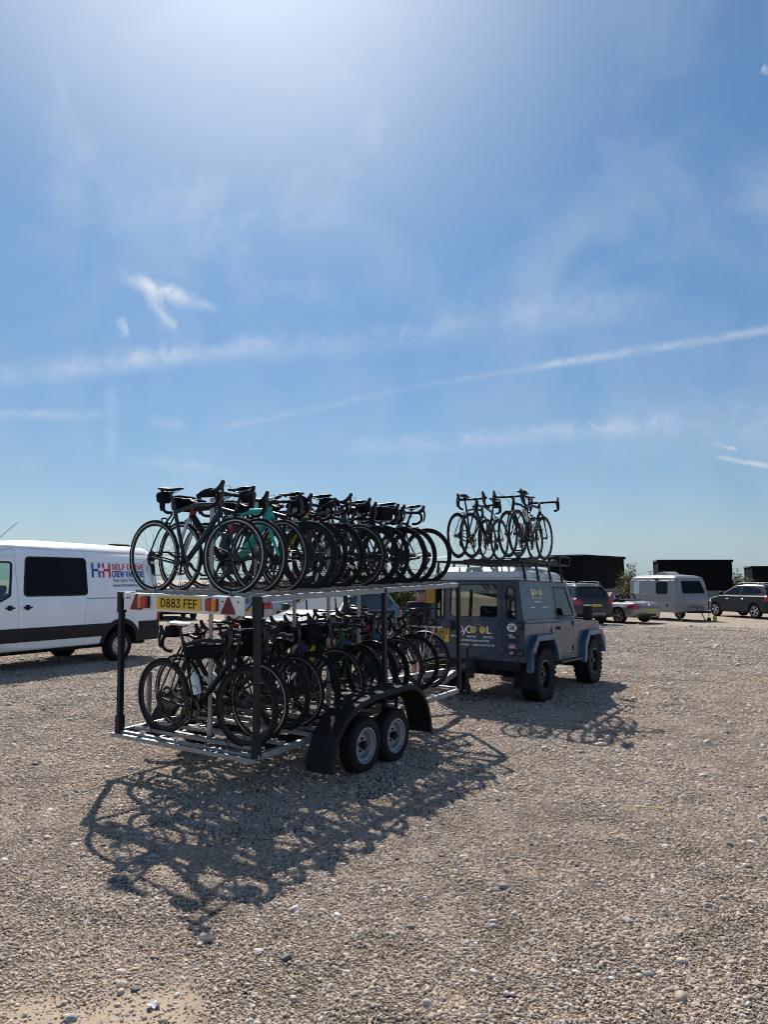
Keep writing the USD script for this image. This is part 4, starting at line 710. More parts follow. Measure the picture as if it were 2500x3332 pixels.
def make_caravan():
    a = math.radians(157); p = thing('caravan', 'small pale grey touring caravan with roof dome and dark front window', 'caravan', heading(13.1, 34.9, a) @ np.diag([0.9, 0.9, 0.9, 1.0]))
    CV = M('caravan_paint', (0.19, 0.19, 0.19), 0.35, coat=0.3, var=0.05, scale=2, dust=0.1); CVD = M('caravan_panel', (0.14, 0.145, 0.155), 0.35, coat=0.3, var=0.05)
    side = rnd_poly([(-1.72, 0.62), (-1.85, 1.0), (-1.80, 1.75), (-1.62, 2.12), (-1.2, 2.22), (0.3, 2.27), (1.25, 2.20), (1.46, 2.08), (1.74, 1.28), (1.86, 0.98), (1.80, 0.44), (1.5, 0.38), (-1.4, 0.42)], 0.08)
    plan = rnd_poly([(-1.9, -0.75), (-1.7, -0.97), (1.5, -0.97), (1.9, -0.78), (1.9, 0.78), (1.5, 0.97), (-1.7, 0.97), (-1.9, 0.75)], 0.08)
    hf = [(0.93, 0.35), (0.97, 0.7), (0.97, 1.3), (0.92, 1.95), (0.84, 2.12), (0.6, 2.22), (0, 2.29)]; front = rnd_poly(hf + [(-y, z) for y, z in reversed(hf[:-1])], 0.04)
    outer = soften(solid3(side, plan, front), 0.09, 4); c = (0, 0, 1.3)
    P1 = rnd_poly([(0.18, 1.30), (0.18, 1.88), (0.95, 1.88), (0.95, 1.30)], 0.10); FWd = rnd_poly([(-0.72, 1.34), (-0.60, 1.92), (0.60, 1.92), (0.72, 1.34)], 0.06)
    wins = [('side_window', P1, 'y', -1.2, -0.5), ('side_window', P1, 'y', 0.5, 1.2), ('front_window', FWd, 'x', 1.2, 2.0)]
    seams = [([(-1.8, 1.97), (1.4, 1.99)], 'y', -1.2, 1.2), ([(1.22, 0.5), (1.16, 1.98)], 'y', -1.2, 1.2), ([(-0.95, 1.22), (-0.95, 1.93), (-0.35, 1.93), (-0.35, 0.5)], 'y', -1.2, 1.2)]
    cuts = [prism(sg.Point(-0.1, 0.36).buffer(0.42), 'y', min(s * 0.6, s * 1.2), max(s * 0.6, s * 1.2)) for s in (-1, 1)]
    body, panes, seals = make_shell(outer, c, prism(sg.box(-1.7, 0.7, 1.7, 2.1), 'y', -0.9, 0.9), wins, seams, cuts, inner=0.94)
    obj('body', body, CV, p, 40)
    for (nm, pn), se in zip(panes, seals): q = obj(nm, pn, TINT, p, 40); obj('window_trim', se, PLASTIC, q, 40)
    sh = scaled(outer, 1.006, 1.008, 1.0, c) - scaled(outer, 0.985, 0.985, 1, c)
    for z in (1.16, 1.06, 0.96): obj('side_moulding', sh ^ prism(sg.box(-1.8, z, 1.2, z + 0.035), 'y', -1.2, -0.5), CVD, p, 40)
    obj('side_hatch', sh ^ prism(rnd_poly([(-1.42, 1.28), (-1.42, 1.90), (-1.02, 1.90), (-1.02, 1.28)], 0.06), 'y', -1.2, -0.5), M('hatch_white', (0.5, 0.5, 0.5), 0.4), p, 40)
    obj('gas_locker', (scaled(outer, 1.03, 0.92, 1.0, c) - scaled(outer, 0.98, 0.9, 1, c)) ^ prism(rnd_poly([(-0.82, 0.80), (-0.76, 1.24), (0.76, 1.24), (0.82, 0.80)], 0.05), 'x', 1.2, 2.2), CV, p, 40)
    obj('drawbar_cover', soften(G_hull([(1.72, y, z) for y in (-0.55, 0.55) for z in (0.44, 0.72)] + [(2.35, y, z) for y in (-0.10, 0.10) for z in (0.48, 0.60)]), 0.1, 3), CVD, p, 60)
    obj('drawbar', G().bar((1.6, -0.35, 0.42), (2.7, -0.03, 0.45), 0.06, 0.09).bar((1.6, 0.35, 0.42), (2.7, 0.03, 0.45), 0.06, 0.09).box((2.78, 0, 0.48), (0.22, 0.09, 0.09), ch=0.02), STEELBLACK, p)
    obj('jockey_wheel', G().tube([(2.50, 0.12, 0.95), (2.50, 0.12, 0.24)], 0.024, 8).lathe([(0.02, -0.03), (0.10, -0.03), (0.10, 0.03), (0.02, 0.03)], (2.50, 0.12, 0.10), 18).tube([(2.50, 0.12, 0.95), (2.62, 0.12, 0.97)], 0.01, 5), BLACK, p)
    for x, y in ((1.35, -0.75), (1.35, 0.75), (-1.4, -0.75), (-1.4, 0.75)): obj('corner_steady', G().bar((x, y, 0.46), (x + (0.3 if x > 0 else -0.3), y, 0.02), 0.04, 0.04).box((x + (0.3 if x > 0 else -0.3), y, 0.015), (0.14, 0.12, 0.025)), GALV, p)
    for s in (-1, 1): road_wheel(p, -0.1, s * 0.84, 0.31, 0.19, 0.19, (5, False), CHROME)
    obj('roof_dome', soften(prism(rnd_poly([(-0.35, 2.2), (-0.30, 2.32), (-0.05, 2.40), (0.2, 2.40), (0.42, 2.30), (0.48, 2.2)], 0.02), 'y', -0.38, 0.38), 0.07, 4), M('dome_grey', (0.26, 0.26, 0.26), 0.3), p, 60)
    obj('roof_aerial', G().tube([(-0.9, -0.3, 2.2), (-0.9, -0.3, 2.42)], 0.02, 6).tube([(-1.1, -0.3, 2.42), (-0.55, -0.3, 2.42)], 0.015, 6), PLASTIC, p)
    obj('service_cap', G().lathe([(0.001, 0.02), (0.06, 0.018), (0.065, 0)], (0.95, -0.975, 0.72), 14, rx(PI), closed=False), PLASTIC, p); obj('badge', G().tm(trimesh.creation.cylinder(0.06, 0.02, sections=20), R=ry(PI / 2), t=(1.89, 0, 0.98)), WHITE, p)
    obj('roof_vent', G().box((0.15, -0.90, 2.04), (0.22, 0.06, 0.09), ch=0.01), PLASTIC, p)
    return p
make_caravan()
p_ = thing('gas_bottle', 'small yellow container standing by the caravan jockey wheel', 'gas bottle', mat4(np.eye(3) * 0.55, (14.35, 32.9, 0)))
obj('bottle_body', G().lathe([(0.001, 0), (0.14, 0), (0.15, 0.03), (0.15, 0.30), (0.12, 0.38), (0.04, 0.42), (0.001, 0.42)], (0, 0, 0), 18, rx(PI / 2), closed=False), M('bottle_yellow', (0.45, 0.42, 0.05), 0.5), p_, 50); obj('valve', G().box((0, 0, 0.46), (0.06, 0.06, 0.09), ch=0.01), DARKALLOY, p_)

# --- cream van parked left of the camera, mirrored in the rear window of the off-road car
def make_cream_van():
    p = thing('van', 'cream van with blue square signs, reflected in the off-road car rear window', 'van', heading(-11.1, 6.1, math.radians(151)))
    CR = M('cream_paint', (0.66, 0.62, 0.48), 0.35, coat=0.4, var=0.03); SB = M('sign_square', (0.03, 0.10, 0.42), 0.4)
    side = rnd_poly([(-0.95, 0.45), (-0.98, 2.1), (-0.80, 2.35), (2.3, 2.40), (2.9, 2.15), (3.5, 1.40), (4.2, 1.1), (4.3, 0.5)], 0.10); plan = rnd_poly([(-1.0, -0.95), (4.0, -0.95), (4.35, -0.5), (4.35, 0.5), (4.0, 0.95), (-1.0, 0.95)], 0.12)
    hf = [(0.92, 0.4), (0.97, 0.9), (0.95, 1.4), (0.84, 2.2), (0.7, 2.38), (0, 2.42)]; outer = soften(solid3(side, plan, rnd_poly(hf + [(-y, z) for y, z in reversed(hf[:-1])], 0.04)), 0.12, 4); c = (1.6, 0, 1.3)
    wn = rnd_poly([(2.0, 1.35), (2.0, 1.95), (2.7, 1.95), (3.2, 1.35)], 0.06); cuts = [prism(sg.Point(x, 0.38).buffer(0.42), 'y', min(s * 0.55, s * 1.2), max(s * 0.55, s * 1.2)) for x in (0, 3.2) for s in (-1, 1)]
    body, panes, seals = make_shell(outer, c, prism(sg.box(-0.8, 0.8, 3.4, 2.25), 'y', -0.85, 0.85), [('door_window', wn, 'y', -1.2, -0.4), ('door_window', wn, 'y', 0.4, 1.2), ('windscreen', rnd_poly([(-0.8, 1.45), (-0.65, 2.1), (0.65, 2.1), (0.8, 1.45)], 0.06), 'x', 2.5, 4)], [([(1.85, 0.5), (1.85, 2.2)], 'y', -1.2, 1.2)], cuts)
    obj('body', body, CR, p, 40)
    for nm, pn in panes: obj(nm, pn, DTINT, p, 40)
    for x in (0.35, 0.95): obj('sign_panel', G().box((x, 0.968, 1.30), (0.42, 0.02, 0.42), ch=0.004), SB, p)
    for x in (0, 3.2):
        for s in (-1, 1): road_wheel(p, x, s * 0.84, 0.33, 0.21, 0.2, 'steel', GALV)
make_cream_van()

# --- black timber huts on a raised wall
HUT = M('tarred_board', (0.0045, 0.0045, 0.005), 0.9, spec=0.1, var=0.4, scale=5, bump=0.3, bscale=30); HROOF = M('felt_roof', (0.07, 0.07, 0.068), 0.9, var=0.3); CONC = M('concrete', (0.20, 0.19, 0.17), 0.9, var=0.25, scale=3, bump=0.4)
def hut(label, A, B, depth, z0, z1):
    A, B = np.array(A, float), np.array(B, float); d = B - A; L = np.linalg.norm(d); az = math.atan2(d[1], d[0])
    p = thing('hut', label, 'hut', mat4(rz(az), (A[0], A[1], 0))); wz = z1 - 0.10
    n = int((wz - z0) / 0.16); hh = (wz - z0) / n
    for nm, a, b in (('front_wall', (0, 0), (L, 0)), ('side_wall', (0, depth), (0, 0)), ('side_wall', (L, 0), (L, depth)), ('back_wall', (L, depth), (0, depth))):
        g = G(); a, b = np.array([*a, 0.0]), np.array([*b, 0.0]); u = (b - a) / np.linalg.norm(b - a); o = np.array([u[1], -u[0], 0])
        for i in range(n):
            zb, zt = z0 + i * hh, z0 + (i + 1) * hh
            g.add([a + o * 0.022 + [0, 0, zb], b + o * 0.022 + [0, 0, zb], b + o * 0.004 + [0, 0, zt], a + o * 0.004 + [0, 0, zt], a - o * 0.01 + [0, 0, zb], b - o * 0.01 + [0, 0, zb]], [[0, 1, 2, 3], [4, 5, 1, 0]])
        obj(nm, g, HUT, p, False)
    obj('roof', G().box((L / 2, depth / 2, z1 - 0.04), (L + 0.24, depth + 0.24, 0.08), ry(0.004), 0.01), HROOF, p)
    obj('fascia', G().box((L / 2, -0.135, z1 - 0.10), (L + 0.26, 0.02, 0.16)), HUT, p)
    for x, y in ((-0.02, -0.02), (L + 0.02, -0.02), (-0.02, depth + 0.02), (L + 0.02, depth + 0.02)): obj('corner_board', G().box((x, y, (z0 + wz) / 2), (0.07, 0.07, wz - z0)), HUT, p)
    obj('plinth', G().box((L / 2, depth / 2, z0 / 2 - 0.06), (L - 0.1, depth - 0.1, z0 + 0.10), ch=0.02), CONC, p)
    return p
hut('black timber hut behind the grey estate car, leftmost of the three huts', (11.57, 44), (15.2, 48), 2.2, 1.26, 3.24)
hut('wide black timber hut standing directly behind the caravan', (20.4, 56), (25.3, 55), 2.4, 1.0, 3.24)
hut('black timber hut at the right edge, above the roof of the dark green car', (41, 84), (49, 82.5), 3.0, 1.0, 3.26)

# --- shrubs
def leaf_mat(name, col):
    c = np.array(col)
    return usdkit.material(stage, f'/World/Looks/{name}', {'g': ('geometry', {}), 'r': ('rgb_ramp', {'ramp': [(0, tuple(c * 0.6)), (0.6, tuple(c)), (1, tuple(c * [1.6, 1.5, 1.3]))]}), 'd': ('principled_bsdf', dict(roughness=0.6, specular_ior_level=0.3)), 't': ('translucent_bsdf', {}), 'm': ('mix_closure', dict(fac=0.35))},
        [('g.random_per_island', 'r.fac'), ('r.color', 'd.base_color'), ('r.color', 't.color'), ('d.BSDF', 'm.closure1'), ('t.BSDF', 'm.closure2')], surface='m.closure')
LEAF, LEAFDRY, STEM = leaf_mat('leaf_green', (0.07, 0.10, 0.03)), leaf_mat('leaf_dry', (0.16, 0.14, 0.06)), M('stem_brown', (0.10, 0.08, 0.05), 0.9)
def shrub(label, x, y, w, h, n, material, seed, group=None, upright=0.5, leaf=0.05):
    r = np.random.default_rng(seed); p = thing('shrub', label, 'shrub', mat4(np.eye(3), (x, y, 0)), group); st = G(); V = []; k = 0
    ends = []
    for i in range(int(14 + w * 6)):
        a = r.uniform(0, 2 * PI); rr = w * 0.5 * math.sqrt(r.uniform(0, 1)); hh = h * r.uniform(0.55, 1.0) * (1 - 0.35 * (rr / (w * 0.5)) ** 2)
        b = np.array([rr * math.cos(a) * (1 - upright * 0.5) * 0.6, rr * math.sin(a) * 0.6, 0]); e = np.array([rr * math.cos(a), rr * math.sin(a), hh]); m_ = (b + e) / 2 + r.normal(0, 0.08, 3)
        P = smooth_path([b, m_, e], 4); st.tube(P, np.linspace(0.016, 0.004, len(P)), 4); ends.append(P)
    obj('stem', st, STEM, p, True)
    P = np.array([ends[i][j] for i, j in zip(r.integers(0, len(ends), n), np.minimum(r.integers(2, 9, n), 8))]) + r.normal(0, 1, (n, 3)) * [0.13, 0.13, 0.15]
    P[:, 2] = np.clip(P[:, 2], 0.05, None)
    d = r.normal(0, 1, (n, 3)); d[:, 2] += upright; d /= np.linalg.norm(d, axis=1, keepdims=True); q = np.cross(d, r.normal(0, 1, (n, 3))); q /= np.linalg.norm(q, axis=1, keepdims=True)
    s = leaf * r.uniform(0.6, 1.5, n)[:, None]
    V = np.stack([P, P + d * s + q * s * 0.4, P + d * s * 2.2, P + d * s - q * s * 0.4], 1).reshape(-1, 3)
    i = np.arange(n) * 4; F = np.vstack([np.stack([i, i + 1, i + 2], 1), np.stack([i, i + 2, i + 3], 1)])
    obj('foliage', (V, F), material, p, False)
for q, (u, y, w, h, n, lb) in enumerate([(925, 38, 3.0, 2.3, 2600, 'green shrub glimpsed between wheels at the rear of the upper deck'), (1010, 36, 3.2, 2.75, 3200, 'tall green shrub seen through the fourth wheel on the upper deck'), (1085, 37, 2.6, 2.5, 2600, 'green shrub seen through the middle wheels on the upper deck'), (1165, 36, 2.8, 2.7, 2600, 'bushy green shrub behind the centre of the upper deck'), (1250, 35, 3.0, 2.6, 2800, 'green shrub behind the front half of the upper deck'), (1335, 34, 3.0, 2.5, 3000, 'green shrub above the head of the man'), (1405, 33, 2.4, 2.0, 2200, 'low green shrub just left of the off-road car roof')]):
    shrub(lb, (u - 1250) / FOC * y, y, w, h, n, LEAF, 100 + q, 'shrubs behind the trailer', 0.5, 0.07)
shrub('tall dry grassy shrub between the leftmost hut and the caravan', (2045 - 1250) / FOC * 43, 43, 1.6, 2.65, 2600, LEAFDRY, 201, upright=1.6, leaf=0.06)
shrub('green shrub at the right end of the wide black hut', (2385 - 1250) / FOC * 62, 62, 2.8, 2.5, 2200, LEAF, 202, leaf=0.09)
shrub('sparse shrub with open stems between the wide hut and right hut', (2425 - 1250) / FOC * 64, 64, 2.6, 2.35, 900, LEAF, 203, leaf=0.09)
shrub('dry weeds at the left of the leftmost hut', (1790 - 1250) / FOC * 47, 47, 2.4, 1.5, 1500, LEAFDRY, 204, upright=1.2)

# ------------------------------------------------------------------ bicycles
BARTAPE = M('bar_tape', (0.008, 0.008, 0.009), 0.75, spec=0.15, bump=0.2, bscale=200)
SADDLE = M('saddle_black', (0.008, 0.008, 0.009), 0.42, spec=0.4, bump=0.1)
SADDLEW = M('saddle_white', (0.70, 0.70, 0.68), 0.42)
RIMBLACK = M('rim_black', (0.009, 0.009, 0.010), 0.4, 0.0, spec=0.3)
RIMTRACK = M('rim_silver', (0.42, 0.42, 0.43), 0.35, 1.0)
SPOKE = M('spoke_steel', (0.09, 0.09, 0.095), 0.35, 0.9)
CHAIN = M('chain_steel', (0.06, 0.055, 0.05), 0.45, 0.9)
BAG = M('bag_cloth', (0.007, 0.008, 0.010), 0.9, spec=0.08, bump=0.4, bscale=150)
BOTTLE = M('bottle_pale', (0.62, 0.66, 0.68), 0.4)
BOTTLED = M('bottle_dark', (0.05, 0.05, 0.06), 0.4)
def paint(name, col, coat=0.25, metal=0.0): return M('bike_' + name, col, 0.38, metal, spec=0.22, coat=coat, var=0.08, scale=10)
PAINTS = dict(navy=paint('navy', (0.006, 0.021, 0.035)), black=paint('black', (0.0045, 0.0045, 0.005), 0.1), red=paint('red', (0.32, 0.012, 0.015)), white=paint('white', (0.62, 0.62, 0.60)), turquoise=paint('turquoise', (0.03, 0.42, 0.36)),
              blue=paint('blue', (0.03, 0.16, 0.42)), grey=paint('grey', (0.045, 0.047, 0.05), metal=0.2), silver=paint('silver', (0.20, 0.205, 0.21), metal=0.6), green=paint('green', (0.015, 0.055, 0.03)), purple=paint('purple', (0.05, 0.025, 0.07)), yellow=paint('yellow', (0.55, 0.45, 0.03)))
TAPES = dict(black=BARTAPE, white=M('bar_tape_white', (0.6, 0.6, 0.58), 0.7), red=M('bar_tape_red', (0.35, 0.01, 0.015), 0.7))

def wheel_parts(R, tw, depth, n_sp, hubw, disc, n=44):
    """(tyre, rim, braking track, spokes, hub) of a wheel about the y axis at the origin"""
    a = np.arange(10) * 2 * PI / 10; ro = R - tw / 2
    ty = G().lathe(np.stack([ro + tw / 2 * np.cos(a), tw / 2 * 0.96 * np.sin(a)], 1), n=n)
    r1 = R - tw * 0.92
    rim = G().lathe([(r1, -0.009), (r1 + 0.004, 0), (r1, 0.009), (r1 - 0.016, 0.0095), (r1 - depth, 0.0045), (r1 - depth - 0.003, 0), (r1 - depth, -0.0045), (r1 - 0.016, -0.0095)], n=n)
    tr = G()
    for s in (-1, 1): tr.lathe([(r1 - 0.0015, s * 0.0088), (r1 - 0.0015, s * 0.0112), (r1 - 0.0125, s * 0.0115), (r1 - 0.0125, s * 0.0088)], n=n)
    sp = G(); rh = 0.022; re = r1 - depth + 0.002
    for i in range(n_sp):
        th = 2 * PI * i / n_sp; s = 1 if i % 2 else -1; off = (1 if (i // 2) % 2 else -1) * 1.1
        P0 = np.array([rh * math.cos(th + off), s * hubw, rh * math.sin(th + off)]); P1 = np.array([re * math.cos(th), s * 0.002, re * math.sin(th)])
        sp.tube([P0, P1], 0.0012, 3)
    hub = G().lathe([(0.001, -hubw - 0.014), (0.012, -hubw - 0.014), (0.012, -hubw), (0.026, -hubw), (0.026, -hubw + 0.004), (0.013, -hubw + 0.008), (0.013, hubw - 0.008), (0.026, hubw - 0.004), (0.026, hubw), (0.012, hubw), (0.012, hubw + 0.014), (0.001, hubw + 0.014)], n=12)
    if disc: hub.lathe([(0.05, hubw + 0.005), (0.08, hubw + 0.005), (0.08, hubw + 0.008), (0.05, hubw + 0.008)], n=24)
    return ty, rim, tr, sp, hub

def loft(secs):
    secs = [np.asarray(s, float) for s in secs]; m = len(secs[0]); V = np.vstack(secs); k = len(secs); F = []
    for i in range(k - 1):
        for j in range(m): F.append([i * m + j, i * m + (j + 1) % m, (i + 1) * m + (j + 1) % m, (i + 1) * m + j])
    F = np.array(F); F = np.vstack([F[:, [0, 1, 2]], F[:, [0, 2, 3]]]).tolist()
    for b, fl in ((0, 1), ((k - 1) * m, 0)):
        for j in range(1, m - 1): F.append([b, b + j, b + j + 1] if not fl else [b, b + j + 1, b + j])
    t = trimesh.Trimesh(V, np.array(F), process=False); t.fix_normals(); return t

def bicycle(label, T, group, frame='black', accent=None, fork=None, tape='black', rims='black', depth=0.03, tyre=0.027, size=0.0, steer=0.0, crank=0.6, saddle='black', saddle_bag=False, frame_bag=False, bar_bag=False, bottles=(), disc=False, mudguard=False, rack=False, flat=False, lamp=False, spokes=24, reflectors=False, detail=1.0, top_bag=False, fat=1.0):
    p = thing('bicycle', label, 'bicycle', T, group); fp = PAINTS[frame]; fk = PAINTS[fork or frame]; ac = PAINTS[accent] if accent else None
    n = 8 if detail >= 1 else 6; R = 0.336; wb = 1.0
    ax, fx = np.array([0, 0, R]), np.array([wb, 0, R]); bb = np.array([0.412, 0, 0.268])
    st = 0.50 + size; sc = bb + st * np.array([-math.cos(math.radians(73.5)), 0, math.sin(math.radians(73.5))])
    su = np.array([-0.3, 0, 0.954]); sn = np.array([0.954, 0, 0.3]); crown = fx - 0.045 * sn + 0.375 * su
    hb, ht = crown + 0.012 * su, crown + (0.145 + size) * su
    # frame
    g = G(); r = 0.019 if detail >= 1 else 0.02
    g.tube([hb, ht], 0.023 * fat, n)
    g.tube([hb + 0.03 * su, (hb + bb) / 2 + [0, 0, 0.004], bb + [0, 0, 0.008]], np.array([0.024, 0.026, 0.024]) * fat, n)
    g.tube([ht - 0.035 * su, (ht + sc) / 2 + [0, 0, 0.006], sc - [0, 0, 0.02]], np.array([0.02, 0.018, 0.016]) * fat, n)
    g.tube([bb, sc + 0.015 * (sc - bb) / st], 0.0175, n)
    for s in (-1, 1):
        g.tube([bb + [-0.02, s * 0.028, 0], bb + [-0.12, s * 0.045, 0.012], ax + [0, s * 0.064, 0]], [0.012, 0.011, 0.008], 6)
        g.tube([sc + [-0.012, s * 0.016, -0.03], ax + [0.11, s * 0.045, 0.22], ax + [0, s * 0.064, 0]], [0.009, 0.008, 0.007], 6)
        g.box(ax + [0.004, s * 0.064, -0.003], (0.035, 0.006, 0.05), ch=0.003)
    g.tube([ax + [0.155, -0.04, 0.30], ax + [0.155, 0.04, 0.30]], 0.007, 6)
    g.lathe([(0.001, -0.04), (0.022, -0.04), (0.022, 0.04), (0.001, 0.04)], bb, 12)
    fr = obj('frame', g, fp, p, 50)
    if ac is not None:                              # a painted band on the down tube and seat tube
        b = G(); d = bb - hb; b.tube([hb + 0.30 * d, hb + 0.50 * d, hb + 0.70 * d], np.array([0.0268, 0.0276, 0.0268]) * fat, n); d = sc - bb
        b.tube([bb + 0.55 * d, bb + 0.9 * d], 0.0186, n); b.tube([hb + 0.02 * su, ht - 0.02 * su], 0.0238 * fat, n)
        obj('colour_band', b, ac, fr, 50)
    # front assembly turns about the steering axis
    def turn(V):
        V = np.asarray(V, float) - hb; c, s = math.cos(steer), math.sin(steer)
        return V * c + np.cross(su, V) * s + np.outer(V @ su, su) * (1 - c) + hb
    def turned(gg): return G().tm((turn(np.vstack(gg.V)), np.vstack(gg.F)))
    g = G(); g.tube([crown - 0.01 * su, hb], 0.022, n)
    for s in (-1, 1):
        g.tube(smooth_path([crown + [0, s * 0.012, 0.005], crown + 0.03 * sn * 0 - 0.03 * su + [0, s * 0.042, 0], fx - 0.03 * sn + 0.17 * su + [0, s * 0.048, 0], fx + [0, s * 0.05, 0]], 3), np.linspace(0.016, 0.008, 10) * fat, 6)
    obj('fork', turned(g), fk, p, 50)
    for name, c, hw, k in (('front_wheel', fx, 0.034, 0), ('rear_wheel', ax, 0.04, 1)):
        ns = spokes if k == 0 else spokes + 4
        ty, rim, tr, sp, hub = wheel_parts(R, tyre, depth, ns, hw, disc, 44 if detail >= 1 else 32)
        ph = rnd.uniform(0, 6)
        def put(gg):
            o_ = G().tm((np.vstack(gg.V) @ ry(ph).T + c, np.vstack(gg.F))); return turned(o_) if k == 0 else o_
        if k == 1: hub.lathe([(0.012, -0.048), (0.022, -0.048), (0.026, -0.041), (0.034, -0.034), (0.042, -0.027), (0.050, -0.02), (0.050, -0.018), (0.012, -0.018)], n=20)
        w = obj(name, put(rim), RIMBLACK if rims != 'alloy' else DARKALLOY, p, 40)
        obj('tyre', put(ty), TYRE, w, True); obj('spokes', put(sp), SPOKE, w, False); obj('hub', put(hub), DARKALLOY, w, 40)
        if rims == 'silver': obj('braking_track', put(tr), RIMTRACK, w, 40)
        if reflectors:
            a0 = rnd.uniform(0, 6); rf = G().box((0.21 * math.cos(a0), 0.012, 0.21 * math.sin(a0)), (0.08, 0.006, 0.028), ry(-a0 + 0.2), 0.003)
            rf.box((0.21 * math.cos(a0 + 3.1), 0.012, 0.21 * math.sin(a0 + 3.1)), (0.08, 0.006, 0.028), ry(-a0 - 3.0), 0.003); obj('reflector', put(rf), WLETTER, w, False)
    # cockpit
    sp0 = ht + 0.022 * su; cl = sp0 + 0.015 * su + np.array([0.095, 0, 0.018])
    g = G(); g.tube([ht, sp0 + 0.02 * su], 0.0165, 8); g.tube([sp0, cl], [0.017, 0.0155], 8); g.tube([cl + [0, -0.025, 0], cl + [0, 0.025, 0]], 0.02, 8)
    obj('stem', turned(g), PLASTIC, p)
    if flat:
        bar = smooth_path([(0.0, -0.29, 0.0), (0.015, -0.15, 0.005), (0.03, 0, 0), (0.015, 0.15, 0.005), (0.0, 0.29, 0.0)], 4)
        g = G().tube(cl - [0.03, 0, 0] + bar, 0.013, 8); hbp = obj('handlebar', turned(g), PLASTIC, p)
        gr = G()
        for s in (-1, 1): gr.tube(cl - [0.03, 0, 0] + np.array([(0.004, s * 0.18, 0.004), (0, s * 0.30, 0)]), 0.018, 8)
        obj('grip', turned(gr), TAPES[tape], hbp)
        g = G()
        for s in (-1, 1): g.tube(cl + np.array([(-0.02, s * 0.17, 0), (0.03, s * 0.20, -0.02), (0.03, s * 0.27, -0.03)]), 0.007, 6)
        obj('brake_lever', turned(g), PLASTIC, hbp)
        hoods = None
    else:
        g = G(); sides = []
        g.tube([cl + [0, -0.10, 0], cl + [0, 0.10, 0]], 0.0155, 8)
        for s in (-1, 1):
            t, hd, lv = G(), G(), G(); sides.append((t, hd, lv))
            path = smooth_path([(0, 0.09, 0), (0, 0.165, 0.001), (0.018, 0.203, 0), (0.07, 0.212, -0.006), (0.102, 0.214, -0.045), (0.094, 0.218, -0.095), (0.045, 0.22, -0.128), (-0.035, 0.222, -0.136)], 4) * [1, s, 1]
            t.tube(cl + path, 0.0158, 8)
            hd.tube(cl + smooth_path(np.array([(0.062, 0.212, 0.0), (0.10, 0.211, 0.018), (0.134, 0.209, 0.054), (0.144, 0.207, 0.086)]) * [1, s, 1], 3), np.interp(np.arange(10), [0, 4, 7, 9], [0.020, 0.023, 0.021, 0.015]), 8, sy=0.8)
            lv.tube(cl + smooth_path(np.array([(0.132, 0.211, 0.03), (0.148, 0.214, -0.02), (0.138, 0.22, -0.075), (0.116, 0.226, -0.112)]) * [1, s, 1], 3), np.linspace(0.013, 0.008, 10), 6, sy=1.5)
        hbp = obj('handlebar', turned(g), PLASTIC, p)
        for t, hd, lv in sides: obj('bar_tape', turned(t), TAPES[tape], hbp, 50); obj('brake_hood', turned(hd), PLASTIC, hbp, 50); obj('brake_lever', turned(lv), DARKALLOY, hbp, 50)
    # cables
    g = G()
    for s in (-1, 1):
        a = cl + np.array([0.10, s * 0.205, 0.02]) if not flat else cl + np.array([-0.01, s * 0.15, 0])
        g.tube(smooth_path([a, a + [0.06, -s * 0.06, 0.03], cl + [0.085, s * 0.05, -0.02], hb + 0.06 * su + [0.035, s * 0.015, 0.0]], 5), 0.0026, 4)
    obj('cable', turned(g), PLASTIC, p, True)
    # saddle and post
    sh = 0.955 + size * 0.6; top = np.array([sc[0] - (sh - sc[2]) * 0.29, 0, sh])
    g = G(); g.tube([sc - 0.02 * su, top - [0, 0, 0.05]], 0.0138, 8); g.box(top - [0, 0, 0.045], (0.045, 0.04, 0.02), ch=0.005)
    for s in (-1, 1): g.tube(smooth_path([top + [-0.10, s * 0.03, -0.012], top + [-0.04, s * 0.022, -0.042], top + [0.05, s * 0.022, -0.04], top + [0.13, s * 0.008, -0.014]], 3), 0.0035, 5)
    obj('seatpost', g, DARKALLOY, p, 50)
    secs = []
    for x, w, h, zz in ((-0.135, 0.03, 0.012, 0.004), (-0.12, 0.066, 0.026, 0.006), (-0.07, 0.07, 0.032, 0.003), (0.0, 0.045, 0.028, -0.004), (0.07, 0.024, 0.026, -0.004), (0.13, 0.018, 0.022, -0.002), (0.145, 0.009, 0.014, -0.004)):
        a = np.arange(12) * 2 * PI / 12; secs.append(np.stack([0 * a + top[0] + x + 0.02, w * np.cos(a), top[2] + zz - h * 0.3 + np.where(np.sin(a) > 0, 0.4, 0.65) * h * np.sin(a)], 1))
    obj('saddle', loft(secs), SADDLEW if saddle == 'white' else SADDLE, p, 60)
    # drivetrain
    g = G(); ca = crank
    g.lathe([(0.082, -0.048), (0.098, -0.048), (0.1, -0.046), (0.098, -0.044), (0.082, -0.044)], bb, 32); g.lathe([(0.058, -0.040), (0.070, -0.040), (0.070, -0.037), (0.058, -0.037)], bb, 24)
    for i in range(4): a = ca + 0.5 + i * PI / 2; g.bar(bb + [0, -0.046, 0], bb + [0.09 * math.cos(a), -0.046, 0.09 * math.sin(a)], 0.008, 0.022, up=(0, 1, 0))
    for s, a in ((-1, ca), (1, ca + PI)):
        e = bb + np.array([0.172 * math.cos(a), s * 0.072, 0.172 * math.sin(a)]); g.tube([bb + [0, s * 0.055, 0], (bb + e) / 2 + [0, s * 0.005, 0], e], [0.017, 0.012, 0.012], 6)
    cs = obj('crankset', g, DARKALLOY if rims == 'silver' else GLOSSBLACK, p)
